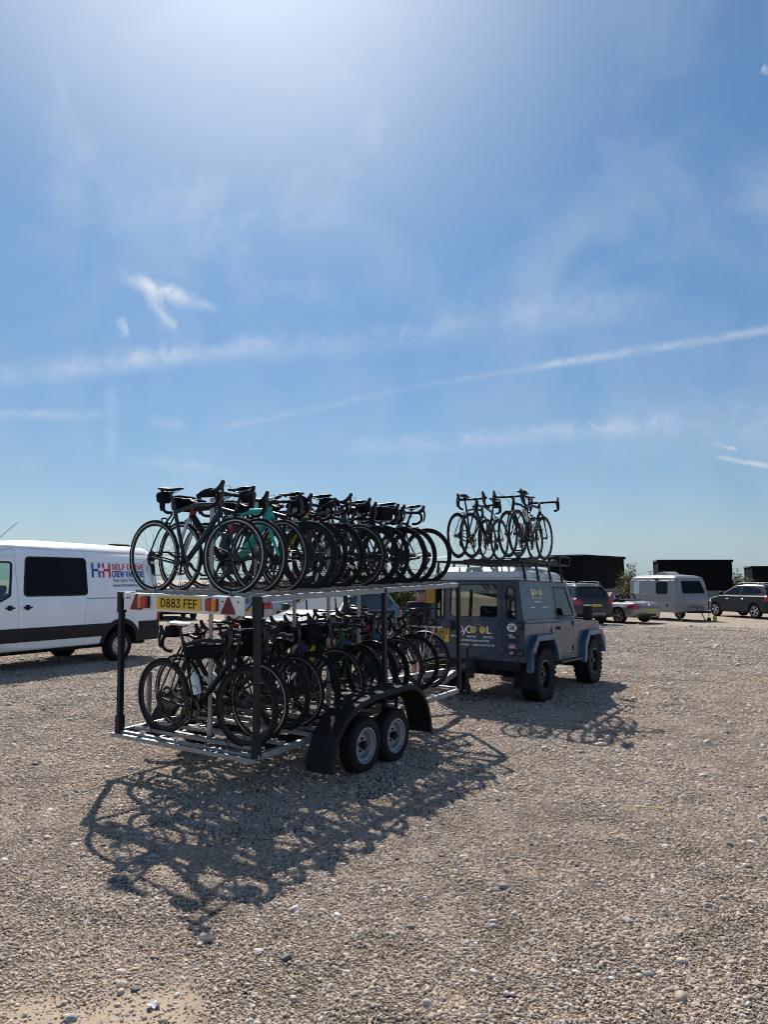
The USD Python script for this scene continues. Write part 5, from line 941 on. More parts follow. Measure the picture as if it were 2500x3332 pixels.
    for s, a in ((-1, ca), (1, ca + PI)):
        e = bb + np.array([0.172 * math.cos(a), s * 0.072, 0.172 * math.sin(a)]); c = e + [0, s * 0.055, 0]; b = G(); b.tube([e, c + [0, s * 0.035, 0]], 0.007, 6)
        for dx in (-0.036, 0.036): b.box(c + [dx, 0, 0], (0.008, 0.075, 0.016), ch=0.002)
        for dy in (-0.036, 0.036): b.box(c + [0, dy, 0], (0.07, 0.008, 0.014), ch=0.002)
        obj('pedal', b, PLASTIC, cs)
    g = G(); pu1, pu2 = ax + [0.022, -0.032, -0.085], ax + [0.035, -0.032, -0.15]
    for t_, a in ((0.009, pu1), (0.009, pu2)): g.lathe([(0.004, -t_ / 2), (0.022, -t_ / 2), (0.022, t_ / 2), (0.004, t_ / 2)], a, 14)
    for dy in (-0.008, 0.008): g.bar(pu1 + [0, dy, 0], pu2 + [0, dy, 0], 0.003, 0.03, up=(0, 1, 0))
    g.tube([ax + [0.0, -0.07, -0.02], ax + [0.01, -0.06, -0.06], pu1 + [0, -0.02, 0]], [0.012, 0.016, 0.012], 6)
    obj('derailleur', g, DARKALLOY, p)
    fr_ = [bb + [0.097 * math.cos(t), -0.046, 0.097 * math.sin(t)] for t in np.linspace(PI * 0.5, -PI * 0.5, 9)]; bk = [ax + [0.038 * math.cos(t), -0.036, 0.038 * math.sin(t)] for t in np.linspace(-PI * 0.1, -PI * 1.5, 7)]
    g = G().tube(fr_ + [pu2 + [0.0, 0, -0.022], pu2 + [-0.022, 0, 0], (pu1 + pu2) / 2, pu1 + [0.022, 0, 0.0]] + bk, 0.0042, 4, True)
    obj('chain', g, CHAIN, p)
    if not disc:
        g = G()
        for c, k in ((crown + 0.03 * sn - 0.03 * su, 0), (ax + [0.145, 0, 0.325], 1)):
            b = G()
            for s in (-1, 1): b.tube(smooth_path([c + [0, 0, 0.02], c + [0.012 * (1 - 2 * k), s * 0.032, 0.012], c + [0, s * 0.026, -0.04]], 3), 0.0075, 5)
            g.tm((turn(np.vstack(b.V)) if k == 0 else np.vstack(b.V), np.vstack(b.F)))
        obj('rim_brake', g, DARKALLOY, p)
    # carried kit
    for q, (where, bm) in enumerate(bottles):
        if where == 'down': d = (hb - bb); d /= np.linalg.norm(d); o_ = bb + d * 0.13 + np.array([-d[2], 0, d[0]]) * 0.062
        else: d = (sc - bb) / st; o_ = bb + d * 0.11 + np.array([d[2], 0, -d[0]]) * 0.056
        Rm = np.stack([np.array([d[2], 0, -d[0]]), d, np.array([0, -1.0, 0])], 1)
        b = G().lathe([(0.001, 0), (0.034, 0), (0.037, 0.006), (0.037, 0.09), (0.034, 0.10), (0.037, 0.11), (0.037, 0.145), (0.03, 0.165), (0.018, 0.168), (0.014, 0.19), (0.001, 0.192)], o_, 16, Rm, closed=False)
        w = obj('water_bottle', b, dict(pale=BOTTLE, dark=BOTTLED)[bm], p, 50)
        b = G()
        for s in (-1, 1): b.tube(smooth_path([o_ + Rm @ [0.045 * (-1), 0.03, s * 0.012], o_ + Rm @ [-0.02, 0.08, s * 0.042], o_ + Rm @ [0.03, 0.06, s * 0.03], o_ + Rm @ [0.02, -0.004, s * 0.02]], 4), 0.003, 4)
        obj('bottle_cage', b, PLASTIC, w)
    if saddle_bag:
        c = top + [-0.085, 0, -0.085]; obj('saddle_bag', soften(hullman([c + np.array([x * 0.075, s * 0.042, z * 0.055]) for s in (-1, 1) for x, z in ((-1, 0.5), (-0.8, -0.9), (0.8, -1.0), (1.0, 0.9), (-0.7, 1.0))]), 0.03, 5), BAG, p, 60)
    if frame_bag:
        a, b_ = ht - 0.04 * su + [-0.05, 0, -0.012], sc + [0.03, 0, -0.03]
        obj('frame_bag', soften(hullman([a + [0, s, 0] for s in (-0.03, 0.03)] + [b_ + [0, s, 0] for s in (-0.03, 0.03)] + [a + [-0.03, s, -0.12] for s in (-0.03, 0.03)] + [b_ + [0.05, s, -0.11] for s in (-0.028, 0.028)]), 0.035, 5), BAG, p, 60)
    if top_bag:
        a = ht + np.array([-0.05, 0, 0.03]); obj('top_tube_bag', soften(hullman([a + [x, s * 0.028, z] for s in (-1, 1) for x, z in ((0.02, 0), (0.0, 0.085), (-0.11, 0.075), (-0.2, 0.0), (-0.19, 0.02))]), 0.03, 5), BAG, p, 60)
    if bar_bag:
        c = cl + [0.085, 0, -0.03]; obj('handlebar_bag', turned(G().tm(soften(hullman([c + np.array([x * 0.07, y * 0.11, z * 0.075]) for y in (-1, 1) for x, z in ((-0.8, 1), (0.8, 1), (1, 0.3), (0.8, -1), (-0.8, -1), (-1, 0))]), 0.035, 5))), BAG, p, 60)
    if mudguard:
        for c, a0, a1, nm in ((fx, 0.35, 2.75, 'front_mudguard'), (ax, 0.1, 2.9, 'rear_mudguard')):
            a = np.linspace(a0, a1, 18); V = []
            for rr in (0.352, 0.3535):
                for th in a:
                    for y in (-0.024, -0.012, 0, 0.012, 0.024): V.append(c + [(rr - 0.25 * abs(y)) * math.cos(th), y, (rr - 0.25 * abs(y)) * math.sin(th)])
            F = [[b + i * 5 + j, b + i * 5 + j + 1, b + (i + 1) * 5 + j + 1, b + (i + 1) * 5 + j] for b in (0, 90) for i in range(17) for j in range(4)]
            obj(nm, (turn(V) if c is fx else np.array(V), np.array(F)), DARKALLOY, p, 50)
    if rack:
        g = G()
        for s in (-1, 1): g.tube([ax + [0.16, s * 0.05, 0.40], ax + [-0.20, s * 0.055, 0.40]], 0.005, 5); g.tube([ax + [0, s * 0.075, 0.02], ax + [-0.05, s * 0.06, 0.40]], 0.005, 5); g.tube([ax + [0, s * 0.075, 0.02], ax + [-0.16, s * 0.06, 0.40]], 0.005, 5)
        for i in range(4): g.tube([ax + [-0.20 + i * 0.11, -0.055, 0.40], ax + [-0.20 + i * 0.11, 0.055, 0.40]], 0.005, 5)
        obj('luggage_rack', g, ALLOY, p)
    if lamp:
        obj('rear_lamp', G().box(sc + [-0.045, 0, 0.09], (0.025, 0.03, 0.05), ch=0.006), RED, p); obj('cycle_computer', turned(G().box(cl + [0.05, 0, 0.035], (0.075, 0.05, 0.016), ry(-0.3), 0.005)), PLASTIC, p)
    return p

# ------------------------------------------------------------------ the trailer, x right, y forward, z up, origin at the rear right corner of its lower deck
TR = np.array([[0.8422, 0.5392, -0.0028], [-0.539, 0.8418, -0.03], [-0.0138, 0.0268, 0.9995]]); TR = np.linalg.qr(TR)[0] * np.sign(np.diag(np.linalg.qr(TR)[1]))
TT_ = np.array([-1.051, 6.348, 0.343]); TM = mat4(TR, TT_); W, LEN, DH = 1.72, 3.665, 1.29
UY, LY = [0.12, 0.45, 0.79, 1.12, 1.37, 1.66, 2.03, 2.36, 2.58, 2.89, 3.22, 3.50], [0.12, 0.38, 0.76, 0.96, 1.28, 1.60, 1.94, 2.26, 2.50, 2.82, 3.22, 3.45]
def make_trailer():
    p = thing('bicycle_trailer', 'two-deck galvanised and black steel bicycle trailer with white tail board', 'trailer', TM)
    for y in (0, 1.96, LEN):
        for x in (-W, 0):
            if y == 1.96 and x == -W: continue
            g = G().bar((x, y, -0.03 if y == 0 else 0.0), (x, y, DH + 0.02), 0.048, 0.042, up=(1, 0, 0)); 
            if y == 0: g.bar((x, y, 0.0), (x, y, 0.16), 0.068, 0.056, up=(1, 0, 0)); g.bar((x, y, DH - 0.17), (x, y, DH + 0.025), 0.068, 0.056, up=(1, 0, 0))
            obj('post', g, STEELBLACK, p)
    obj('post', G().bar((-W, 0.34, 0), (-W, 0.34, 0.52), 0.04, 0.03, up=(1, 0, 0)), TRAY, p); obj('post', G().bar((-W, 1.96, 0), (-W, 1.96, DH), 0.06, 0.05, up=(1, 0, 0)), STEELBLACK, p)
    for z, nm in ((0.0, 'lower_deck_rail'), (DH, 'upper_deck_rail')):
        for x in (-W, 0):
            obj(nm, G().bar((x, 0.04, z), (x, LEN - 0.04, z), 0.04, 0.05).bar((x + (-0.03 if x == 0 else 0.03), 0.04, z - 0.022), (x + (-0.03 if x == 0 else 0.03), LEN - 0.04, z - 0.022), 0.04, 0.005), GALV, p)
        obj(nm, G().bar((-W + 0.03, LEN, z), (-0.03, LEN, z), 0.045, 0.07), GALV, p)
    for dy, dz in ((-0.05, -0.010), (0.0, 0.010)): obj('lower_deck_rail', G().bar((-W - 0.05, dy, dz - 0.01), (0.03, dy, dz - 0.01), 0.032, 0.036), GALV, p)
    obj('upper_deck_rail', G().bar((-W + 0.04, 0.0, DH - 0.005), (-0.04, 0.0, DH - 0.005), 0.05, 0.05), GALV, p)
    for x in (-1.30, -0.42):                         # long bearers under the trays
        for z in (0, DH): obj('deck_bearer', G().bar((x, 0.03, z - 0.03), (x, LEN - 0.03, z - 0.03), 0.03, 0.03), GALV, p)
    for z, ys in ((0.0, LY), (DH, UY)):
        for y in ys:
            g = G(); zt = z + 0.018
            for s in (-1, 1): g.bar((-W + 0.07, y + s * 0.018, zt + 0.012), (-0.03, y + s * 0.018, zt + 0.012), 0.006, 0.030)
            g.bar((-W + 0.07, y, zt), (-0.03, y, zt), 0.032, 0.005)
            if z == 0: g.bar((-W + 0.30, y + 0.10, zt - 0.004), (-0.20, y + 0.10, zt - 0.004), 0.045, 0.018)
            t = obj('wheel_tray', g, TRAY, p)
            for x in (-1.36, -0.42):
                sx = x + rnd.uniform(-0.04, 0.04); a = np.linspace(0, 2 * PI, 15)[:-1]; tl = rnd.uniform(-0.02, 0.02)
                obj('tie_strap', G().tube(np.stack([sx + tl * np.sin(a), y + 0.045 * np.cos(a), zt + 0.035 + 0.055 * np.sin(a)], 1), 0.005, 4, True).tube([(sx, y - 0.045, zt + 0.03), (sx + tl, y - 0.06, zt + 0.09 + tl)], 0.004, 4), PLASTIC, t, True)
    for k in range(6):                               # stanchions on the centre line, up through both decks
        y = 0.28 + 0.60 * k; obj('stanchion', G().tube([(-0.82, y, 0.03), (-0.82, y, DH + 0.90)], 0.021, 10).tube([(-0.82, y, 0.02), (-0.82, y, 0.16)], 0.027, 10), M('aluminium', (0.42, 0.41, 0.38), 0.45, 0.6, var=0.15), p, 40)
    # running gear
    gz = lambda y: -0.343 - 0.0268 * y - 0.004
    for s, x in ((1, 0.20), (-1, -W - 0.20)):
        for y in (1.22, 1.76):
            zc = gz(y) + 0.262 - 0.006; q = used.get(p + '/wheel', 0)
            o = TR @ np.array([x, y, zc])
            w = obj('wheel', wheel_mesh(x, y, zc, s, 0)[0], TYRE, p, 40); obj('rim', wheel_mesh(x, y, zc, s, 1)[0], M('trailer_rim', (0.25, 0.265, 0.28), 0.45, 0.3, var=0.1, dust=0.2), w, 40); obj('hub', wheel_mesh(x, y, zc, s, 2)[0], BLACK, w, 40)
        # mudguard over both wheels
        path = smooth_path([(0.60, -0.235), (0.62, -0.09), (0.74, 0.10), (0.95, 0.245), (1.20, 0.305), (1.55, 0.325), (1.90, 0.325), (2.12, 0.27), (2.28, 0.12), (2.36, -0.06), (2.40, -0.235)], 4)
        x0, x1 = (0.045, 0.33) if s > 0 else (-W - 0.045, -W - 0.33); sec = np.array([(0.0, 0.0), (0.03, 0.018), (0.5, 0.024), (0.97, 0.018), (1.0, 0.0), (1.0, -0.03), (0.985, -0.03), (0.985, -0.004), (0.96, 0.006), (0.5, 0.012), (0.04, 0.006), (0.015, -0.004), (0.015, -0.03), (0.0, -0.03)])
        tg = np.gradient(path, axis=0); tg /= np.linalg.norm(tg, axis=1, keepdims=True); nn = np.stack([-tg[:, 1], tg[:, 0]], 1); V = []
        for (yy, zz), (ny, nz) in zip(path, nn):
            for a, b in sec: V.append((x0 + (x1 - x0) * a, yy + ny * b, zz + nz * b))
        m = len(sec); F = [[i * m + j, i * m + (j + 1) % m, (i + 1) * m + (j + 1) % m, (i + 1) * m + j] for i in range(len(path) - 1) for j in range(m)]
        obj('mudguard', (np.array(V), np.array(F)), BLACK, p, 40)
        for y in (0.95, 2.12): obj('mudguard_bracket', G().bar((x0, y, 0.0), (x0, y, 0.24), 0.04, 0.02, up=(1, 0, 0)), STEELBLACK, p)
    for y in (1.22, 1.76): obj('axle', G().bar((-W - 0.12, y, gz(y) + 0.29), (0.12, y, gz(y) + 0.29), 0.06, 0.06), STEELBLACK, p)
    obj('chassis', G().bar((-1.36, 0.5, -0.05), (-1.36, 2.6, -0.05), 0.05, 0.08).bar((-0.36, 0.5, -0.05), (-0.36, 2.6, -0.05), 0.05, 0.08), STEELBLACK, p)
    # drawbar to the tow ball
    ball = TR.T @ (np.array((OFF_T @ np.array([-0.92, 0, 0.54, 1]))[:3]) - TT_); b = ball
    obj('drawbar', G().bar((-1.5, 3.0, -0.05), b + [-0.03, -0.35, 0.0], 0.06, 0.08).bar((-0.25, 3.0, -0.05), b + [0.03, -0.35, 0.0], 0.06, 0.08).bar(b + [0, -0.5, 0], b + [0, -0.12, 0.01], 0.10, 0.08).tube([b + [0, -0.15, 0.02], b + [0, 0.01, 0.03]], [0.035, 0.045], 10), GALV, p)
    jw = b + [0.16, -0.30, 0]; obj('jockey_wheel', G().tube([jw + [0, 0, 0.30], jw + [0, 0, -0.20]], 0.022, 10).bar(jw + [-0.16, 0, 0.0], jw, 0.05, 0.05).box(jw + [0, 0, -0.26], (0.07, 0.07, 0.14), ch=0.01).tube([jw + [0, 0, 0.30], jw + [0.0, 0.10, 0.32]], 0.010, 6), STEELBLACK, p)
    obj('brake_cable', G().tube(smooth_path([b + [0.05, -0.1, 0.02], b + [0.12, -0.3, -0.22], b + [0.1, -0.6, -0.25], (-0.3, 3.7, -0.02)], 6), 0.006, 5).tube(smooth_path([b + [-0.05, 0.0, 0.02], b + [-0.1, -0.2, -0.2], b + [-0.1, -0.5, -0.16], (-1.2, 3.6, -0.02)], 6), 0.006, 5), PLASTIC, p, True)
    # tail board with plate, lamps and triangles
    x0, x1, zc = -1.61, -0.09, 1.232
    tb = obj('tail_board', G().box(((x0 + x1) / 2, -0.055, zc), (x1 - x0, 0.022, 0.155), ch=0.003), BOARD, p); fy = -0.068
    pl = plate(tb, 'D883 FEF', (-0.865, fy - 0.004, zc + 0.004), FWD, UP, 0.56, 0.115, text_w=0.47)
    for cx, s in ((-1.425, -1), (-0.262, 1)):
        obj('reflector_triangle', G().tm(prism(rnd_poly([(cx - 0.085, zc - 0.07), (cx + 0.085, zc - 0.07), (cx, zc + 0.085)], 0.008), 'y', fy - 0.010, fy - 0.0005)), MAROON, tb, False)
    for cx, s in ((-1.30, -1), (-0.44, 1)):
        l = obj('lamp_base', G().box((cx, fy - 0.010, zc + 0.005), (0.125, 0.018, 0.112), ch=0.006), PLASTIC, tb)
        for a, w_, mt, nm in (((-0.040, 0.042, AMBER, 'indicator_lens'), (0.020, 0.070, RED, 'tail_lens')) if s < 0 else ((-0.022, 0.070, RED, 'tail_lens'), (0.038, 0.042, AMBER, 'indicator_lens'))):
            # the lens of each lamp is a block with a ribbed face
            obj(nm, G().box((cx + a, fy - 0.034, zc + 0.006), (w_, 0.034, 0.104), ch=0.008), mt, tb)
    for cx in (-1.56, -1.53, -0.33, -0.15): obj('bolt', G().tm(trimesh.creation.cylinder(0.007, 0.008, sections=8), R=rx(PI / 2), t=(cx, fy - 0.003, zc + 0.035)), PLASTIC, tb)
    obj('lamp_cable', G().tube(smooth_path([(-0.42, -0.045, zc + 0.02), (-0.24, -0.04, zc - 0.11), (-0.14, -0.02, zc - 0.06), (-0.04, 0.0, DH - 0.02)], 6), 0.006, 5), PLASTIC, p, True)
    for y in (0.7, 1.15, 1.3, 2.6): obj('strap_end', G().bar((-0.04, y, DH - 0.04), (-0.04, y + 0.01, DH - 0.11 - rnd.uniform(0, 0.05)), 0.02, 0.004, up=(1, 0, 0)), PLASTIC, p)
def wheel_mesh(x, y, zc, s, which):
    R, h, rr = 0.262, 0.078, 0.155; g = G()
    if which == 0: g.lathe([(rr, -h * 0.8), (rr + 0.02, -h * 0.96), ((R + rr) / 2, -h), (R - 0.02, -h * 0.9), (R - 0.004, -h * 0.68), (R, 0), (R - 0.004, h * 0.68), (R - 0.02, h * 0.9), ((R + rr) / 2, h), (rr + 0.02, h * 0.96), (rr, h * 0.8)], n=44); [g.lathe([(R - 0.002, q * h - 0.006), (R + 0.003, q * h - 0.005), (R + 0.003, q * h + 0.013), (R - 0.002, q * h + 0.014)], n=44) for q in (-0.55, -0.2, 0.15, 0.5)]
    elif which == 1:
        g.lathe([(rr + 0.004, h * 0.8), (rr + 0.012, h * 0.9), (rr - 0.004, h * 0.92), (rr - 0.012, h * 0.66), (rr - 0.03, h * 0.55), (rr - 0.034, h * 0.1), (rr - 0.04, 0.0), (rr - 0.055, h * 0.16), (0.06, h * 0.22), (0.001, h * 0.22), (0.001, -h * 0.1), (rr - 0.02, -h * 0.8)], n=40, closed=False)
    else:
        g.lathe([(0.001, h * 0.85), (0.03, h * 0.82), (0.036, h * 0.2)], n=14, closed=False)
        for i in range(5): a = i * 2 * PI / 5 + 0.3; g.lathe([(0.001, h * 0.42), (0.012, h * 0.4), (0.012, h * 0.1)], (0.058 * math.cos(a), 0, 0.058 * math.sin(a)), 6, closed=False)
    V = np.vstack(g.V) @ rz(-PI / 2 if s > 0 else PI / 2).T
    return ((V + [x, y, zc], np.vstack(g.F)),)
make_trailer()

# ------------------------------------------------------------------ the bicycles on it
ORD = ['first', 'second', 'third', 'fourth', 'fifth', 'sixth', 'seventh', 'eighth', 'ninth', 'tenth', 'eleventh', 'twelfth']
UPPER = [
    dict(look='navy road bicycle with silver rims and small saddle bag', frame='navy', rims='silver', saddle_bag=True, top_bag=True, steer=0.10, crank=2.5, bottles=(), spokes=20),
    dict(look='black, red and white road bicycle', frame='black', accent='red', fork='white', rims='silver', steer=-0.1, bottles=(('seat', 'dark'),), bar_bag=True, saddle_bag=True, fat=1.3),
    dict(look='turquoise road bicycle', frame='turquoise', rims='silver', steer=-0.12, lamp=True, saddle='white', fat=1.55),
    dict(look='black road bicycle with deep dark rims', frame='black', rims='black', depth=0.045, steer=0.08, saddle_bag=True, top_bag=True, fat=1.2, bar_bag=True),
    dict(look='dark green road bicycle with white hub cables', frame='green', accent='yellow', steer=0.05, reflectors=True, saddle_bag=True, top_bag=True),
    dict(look='black road bicycle with red bands', frame='black', accent='red', steer=-0.05, bar_bag=True, saddle_bag=True, reflectors=True, fat=1.2),
    dict(look='dark grey road bicycle with silver rims', frame='grey', rims='silver', saddle_bag=True, top_bag=True, steer=0.1, fat=1.15),
    dict(look='black road bicycle with white bands on its frame', frame='black', accent='white', depth=0.042, reflectors=True, steer=0.03, saddle_bag=True, bar_bag=True),
    dict(look='black touring bicycle with handlebar bag', frame='black', bar_bag=True, saddle_bag=True, steer=-0.08, disc=True),
    dict(look='grey road bicycle with disc brakes', frame='grey', disc=True, tyre=0.032, steer=0.05, saddle_bag=True, top_bag=True),
    dict(look='silver touring bicycle with rear rack', frame='silver', rack=True, tyre=0.030, reflectors=True, steer=-0.06),
    dict(look='black road bicycle with thin dark tyres', frame='black', tyre=0.025, lamp=True, steer=0.22, bar_bag=False)]
LOWER = [
    dict(look='black gravel bicycle with frame bag', frame='black', rims='black', tyre=0.038, disc=True, saddle='white', saddle_bag=True, frame_bag=True, bottles=(('seat', 'pale'),), crank=-2.2, steer=0.05, spokes=24),
    dict(look='black road bicycle with white bands and white saddle', frame='black', accent='white', saddle='white', rims='silver', saddle_bag=True, bottles=(('down', 'pale'),), steer=-0.05),
    dict(look='black bicycle with large white wheel reflectors', frame='black', accent='grey', tyre=0.036, disc=True, reflectors=True, bottles=(('seat', 'pale'),), frame_bag=True),
    dict(look='black road bicycle with red bar tape', frame='black', rims='silver', tape='red', steer=0.1),
    dict(look='dark purple road bicycle', frame='purple', rims='black', tyre=0.030, steer=-0.1, lamp=True, saddle_bag=True, bar_bag=True),
    dict(look='black road bicycle with yellow bands', frame='black', accent='yellow', rims='silver', steer=0.06, top_bag=True, saddle_bag=True),
    dict(look='dark green flat-bar bicycle with thick tyres', frame='green', flat=True, tyre=0.042, mudguard=True, disc=True),
    dict(look='black bicycle with blue bands and fat tyres', frame='black', accent='blue', tyre=0.042, mudguard=True, disc=True),
    dict(look='black road bicycle with red bands', frame='black', accent='red', rims='black', depth=0.04, steer=0.05),
    dict(look='dark blue road bicycle with silver rims', frame='navy', accent='blue', rims='silver', steer=-0.05),
    dict(look='dark grey road bicycle', frame='grey', fork='black', rims='black', steer=0.08),
    dict(look='grey touring bicycle with silver mudguards and rear rack', frame='grey', mudguard=True, rack=True, rims='silver', steer=0.05)]
FLIPS_U, FLIPS_L = [0, 1] * 6, [0, 1] * 6
for deck, specs, z0, flips in (('upper', UPPER, DH, FLIPS_U), ('lower', LOWER, 0.0, FLIPS_L)):
    for i, s_ in enumerate(specs):
        s_ = dict(s_); look = s_.pop('look'); y = (UY if deck == 'upper' else LY)[i]; off = rnd.uniform(-0.03, 0.03); lean = rnd.uniform(-0.02, 0.02)
        s_.setdefault('crank', rnd.uniform(0, 6)); s_.setdefault('size', rnd.uniform(-0.035, 0.02)); s_.setdefault('depth', 0.03)
        if i == 0: lean, off = 0.0, 0.0; s_['size'] = 0.0 if deck == 'upper' else 0.075
        z = z0 + 0.016
        K = 1.033; sh = 0.03 if deck == 'upper' else (0.19 if i == 0 else 0.05)        # grown-up frames, a little larger than the drawing
        if flips[i] == 0: Lc = mat4(rx(lean) * K, (-1.45 + sh + off, y, z))
        else: Lc = mat4(rz(PI) @ rx(lean) * K, (-0.40 + sh + off, y, z))
        where = 'nearest the tail board' if i == 0 else ('at the front end' if i == 11 else f'{ORD[i]} from the tail board')
        bicycle(f'{look}, {deck} deck, {where}', TM @ Lc, 'bicycles loaded on the trailer', detail=1.0 if i < 4 else 0.8, **s_)

# four on the roof of the towing car
RL = OFF_TT.__closure__ and None
zr = 2.075 + 0.045
ROOFB = [(-0.68, False, 'dark grey road bicycle facing forward on the roof rack, rightmost of four', dict(frame='black', accent='white', rims='black', bottles=(('seat', 'dark'), ('down', 'pale')))),
         (-0.50, True, 'black road bicycle facing backward on the roof rack, second from the right', dict(frame='black', rims='black', bottles=(('down', 'pale'),))),
         (0.30, False, 'black road bicycle facing forward on the roof rack, leftmost of four', dict(frame='green', rims='black')),
         (0.11, True, 'grey road bicycle facing backward on the roof rack, with saddle bag', dict(frame='grey', accent='black', rims='black', saddle_bag=True, bottles=(('seat', 'dark'),)))]
for k, (y, back, lb, s_) in enumerate(ROOFB):
    x0 = [-0.60, -0.55, -0.62, -0.55][k]
    tilt = mat4(ry(math.radians(1.3)))
    Lc = mat4(np.eye(3) * 1.05, (x0, y, zr)) if not back else mat4(rz(PI) * 1.05, (x0 + 1.05, y, zr))
    bicycle(lb, OFF_T @ mat4(np.eye(3), (0, 0, 0.6)) @ tilt @ mat4(np.eye(3), (0, 0, -0.6)) @ Lc, 'bicycles on the roof rack', steer=rnd.uniform(-0.08, 0.08), crank=rnd.uniform(0, 6), size=rnd.uniform(-0.01, 0.03), detail=0.8, **s_)

# ------------------------------------------------------------------ the man beyond the trailer
def make_person():
    p = thing('person', 'man with short dark hair in a black t-shirt, standing left of the off-road car', 'person', mat4(rz(0.25), (0.64, 13.5, 0)))
    SKIN = M('skin', (0.42, 0.24, 0.17), 0.55, var=0.08, scale=20); SHIRT = M('black_shirt', (0.012, 0.012, 0.014), 0.9, bump=0.3); SHORT = M('dark_shorts', (0.03, 0.035, 0.05), 0.9); SHOE = M('shoe', (0.03, 0.03, 0.03), 0.7); HAIR = M('dark_hair', (0.018, 0.013, 0.01), 0.7, bump=0.5, bscale=200)
    S = lambda c, r: m3.Manifold.sphere(r, 14).translate(list(map(float, c)))
    def bone(a, ra, b, rb): return m3.Manifold.batch_hull([S(a, ra), S(b, rb)])
    # faces -y
    J = dict(hipL=(0.09, 0, 0.86), hipR=(-0.09, 0, 0.86), kneL=(0.10, -0.02, 0.46), kneR=(-0.10, 0.0, 0.46), ankL=(0.10, 0.03, 0.08), ankR=(-0.10, 0.04, 0.08), shL=(0.18, 0, 1.34), shR=(-0.18, 0, 1.34), elL=(0.24, 0.02, 1.06), elR=(-0.24, 0.02, 1.06), wrL=(0.23, -0.10, 0.84), wrR=(-0.23, -0.10, 0.84), neck=(0, 0.0, 1.40), head=(0, -0.02, 1.53), chest=(0, 0, 1.24), waist=(0, 0, 1.0))
    m = m3.Manifold.batch_hull([S(J['shL'], 0.06), S(J['shR'], 0.06), S((0.11, 0, 1.2), 0.09), S((-0.11, 0, 1.2), 0.09)]) + m3.Manifold.batch_hull([S((0.10, 0, 1.2), 0.09), S((-0.10, 0, 1.2), 0.09), S((0.09, 0, 0.90), 0.095), S((-0.09, 0, 0.90), 0.095)])
    for s in 'LR':
        m = m + bone(J['hip' + s], 0.088, J['kne' + s], 0.058) + bone(J['kne' + s], 0.056, J['ank' + s], 0.038) + bone(J['ank' + s], 0.04, np.add(J['ank' + s], (0, -0.15, -0.045)), 0.032) + bone(J['sh' + s], 0.055, J['el' + s], 0.042) + bone(J['el' + s], 0.042, J['wr' + s], 0.027)
        w = np.array(J['wr' + s]); sx = 1 if s == 'L' else -1
        m = m + m3.Manifold.batch_hull([S(w, 0.022), S(w + [0, -0.06, -0.055], 0.017), S(w + [0, -0.015, -0.08], 0.017)])
        for f, (dy, ln) in enumerate(((-0.066, 0.065), (-0.05, 0.075), (-0.033, 0.07), (-0.016, 0.055))):
            a = w + [0, dy, -0.06 - f * 0.007]; b = a + [-sx * 0.008, -0.02, -ln * 0.6]; c = b + [-sx * 0.02, 0.0, -ln * 0.4]; m = m + bone(a, 0.009, b, 0.0085) + bone(b, 0.0085, c, 0.007)
        m = m + bone(w + [0, -0.03, -0.01], 0.012, w + [-sx * 0.02, -0.075, -0.035], 0.010) + bone(w + [-sx * 0.02, -0.075, -0.035], 0.010, w + [-sx * 0.022, -0.09, -0.065], 0.008)
    hd = np.array(J['head'])
    m = m + bone(J['neck'], 0.055, hd + [0, 0.01, -0.06], 0.052) + m3.Manifold.batch_hull([S(hd + [0, 0.01, 0.035], 0.083), S(hd + [0, -0.02, 0.0], 0.074), S(hd + [0.0, -0.045, -0.075], 0.034), S(hd + [0.028, -0.03, -0.06], 0.035), S(hd + [-0.028, -0.03, -0.06], 0.035)])
    m = m + m3.Manifold.batch_hull([S(hd + [0, -0.098, 0.012], 0.008), S(hd + [0, -0.118, -0.022], 0.013), S(hd + [0.014, -0.098, -0.025], 0.009), S(hd + [-0.014, -0.098, -0.025], 0.009)])
    for sx in (-1, 1): m = m + m3.Manifold.batch_hull([S(hd + [sx * 0.083, 0.01, 0.015], 0.012), S(hd + [sx * 0.088, 0.022, 0.0], 0.014), S(hd + [sx * 0.08, 0.008, -0.035], 0.009)])
    m = m + bone(hd + [0.022, -0.082, -0.052], 0.007, hd + [-0.022, -0.082, -0.052], 0.007)
    def organic(q, size=0.02, it=6):
        q = q.refine_to_length(size); mm = q.to_mesh(); t = trimesh.Trimesh(np.array(mm.vert_properties[:, :3]), np.array(mm.tri_verts)); trimesh.smoothing.filter_taubin(t, 0.5, 0.52, iterations=it); return t
    b = obj('body', organic(m, 0.014), SKIN, p, True)
    for sx in (-1, 1): obj('eye', G().tm(trimesh.creation.icosphere(2, 0.011), t=hd + [sx * 0.032, -0.083, 0.02]), M('eye_dark', (0.03, 0.02, 0.015), 0.3), b, True)
    for sx in (-1, 1): obj('eyebrow', organic(bone(hd + [sx * 0.018, -0.092, 0.042], 0.005, hd + [sx * 0.05, -0.078, 0.044], 0.004), 0.01, 2), HAIR, b, True)
    obj('hair', organic(m3.Manifold.batch_hull([S(hd + [0, 0.015, 0.045], 0.092), S(hd + [0, 0.04, 0.0], 0.075)]) - prism([(-0.2, hd[1] - 0.07), (0.2, hd[1] - 0.07), (0.2, hd[1] - 0.3), (-0.2, hd[1] - 0.3)], 'z', 1.3, hd[2] + 0.085) - prism([(-0.2, hd[1] - 0.4), (0.2, hd[1] - 0.4), (0.2, hd[1] - 0.01), (-0.2, hd[1] - 0.01)], 'z', 1.3, hd[2] + 0.045), 0.02, 3), HAIR, b, True)
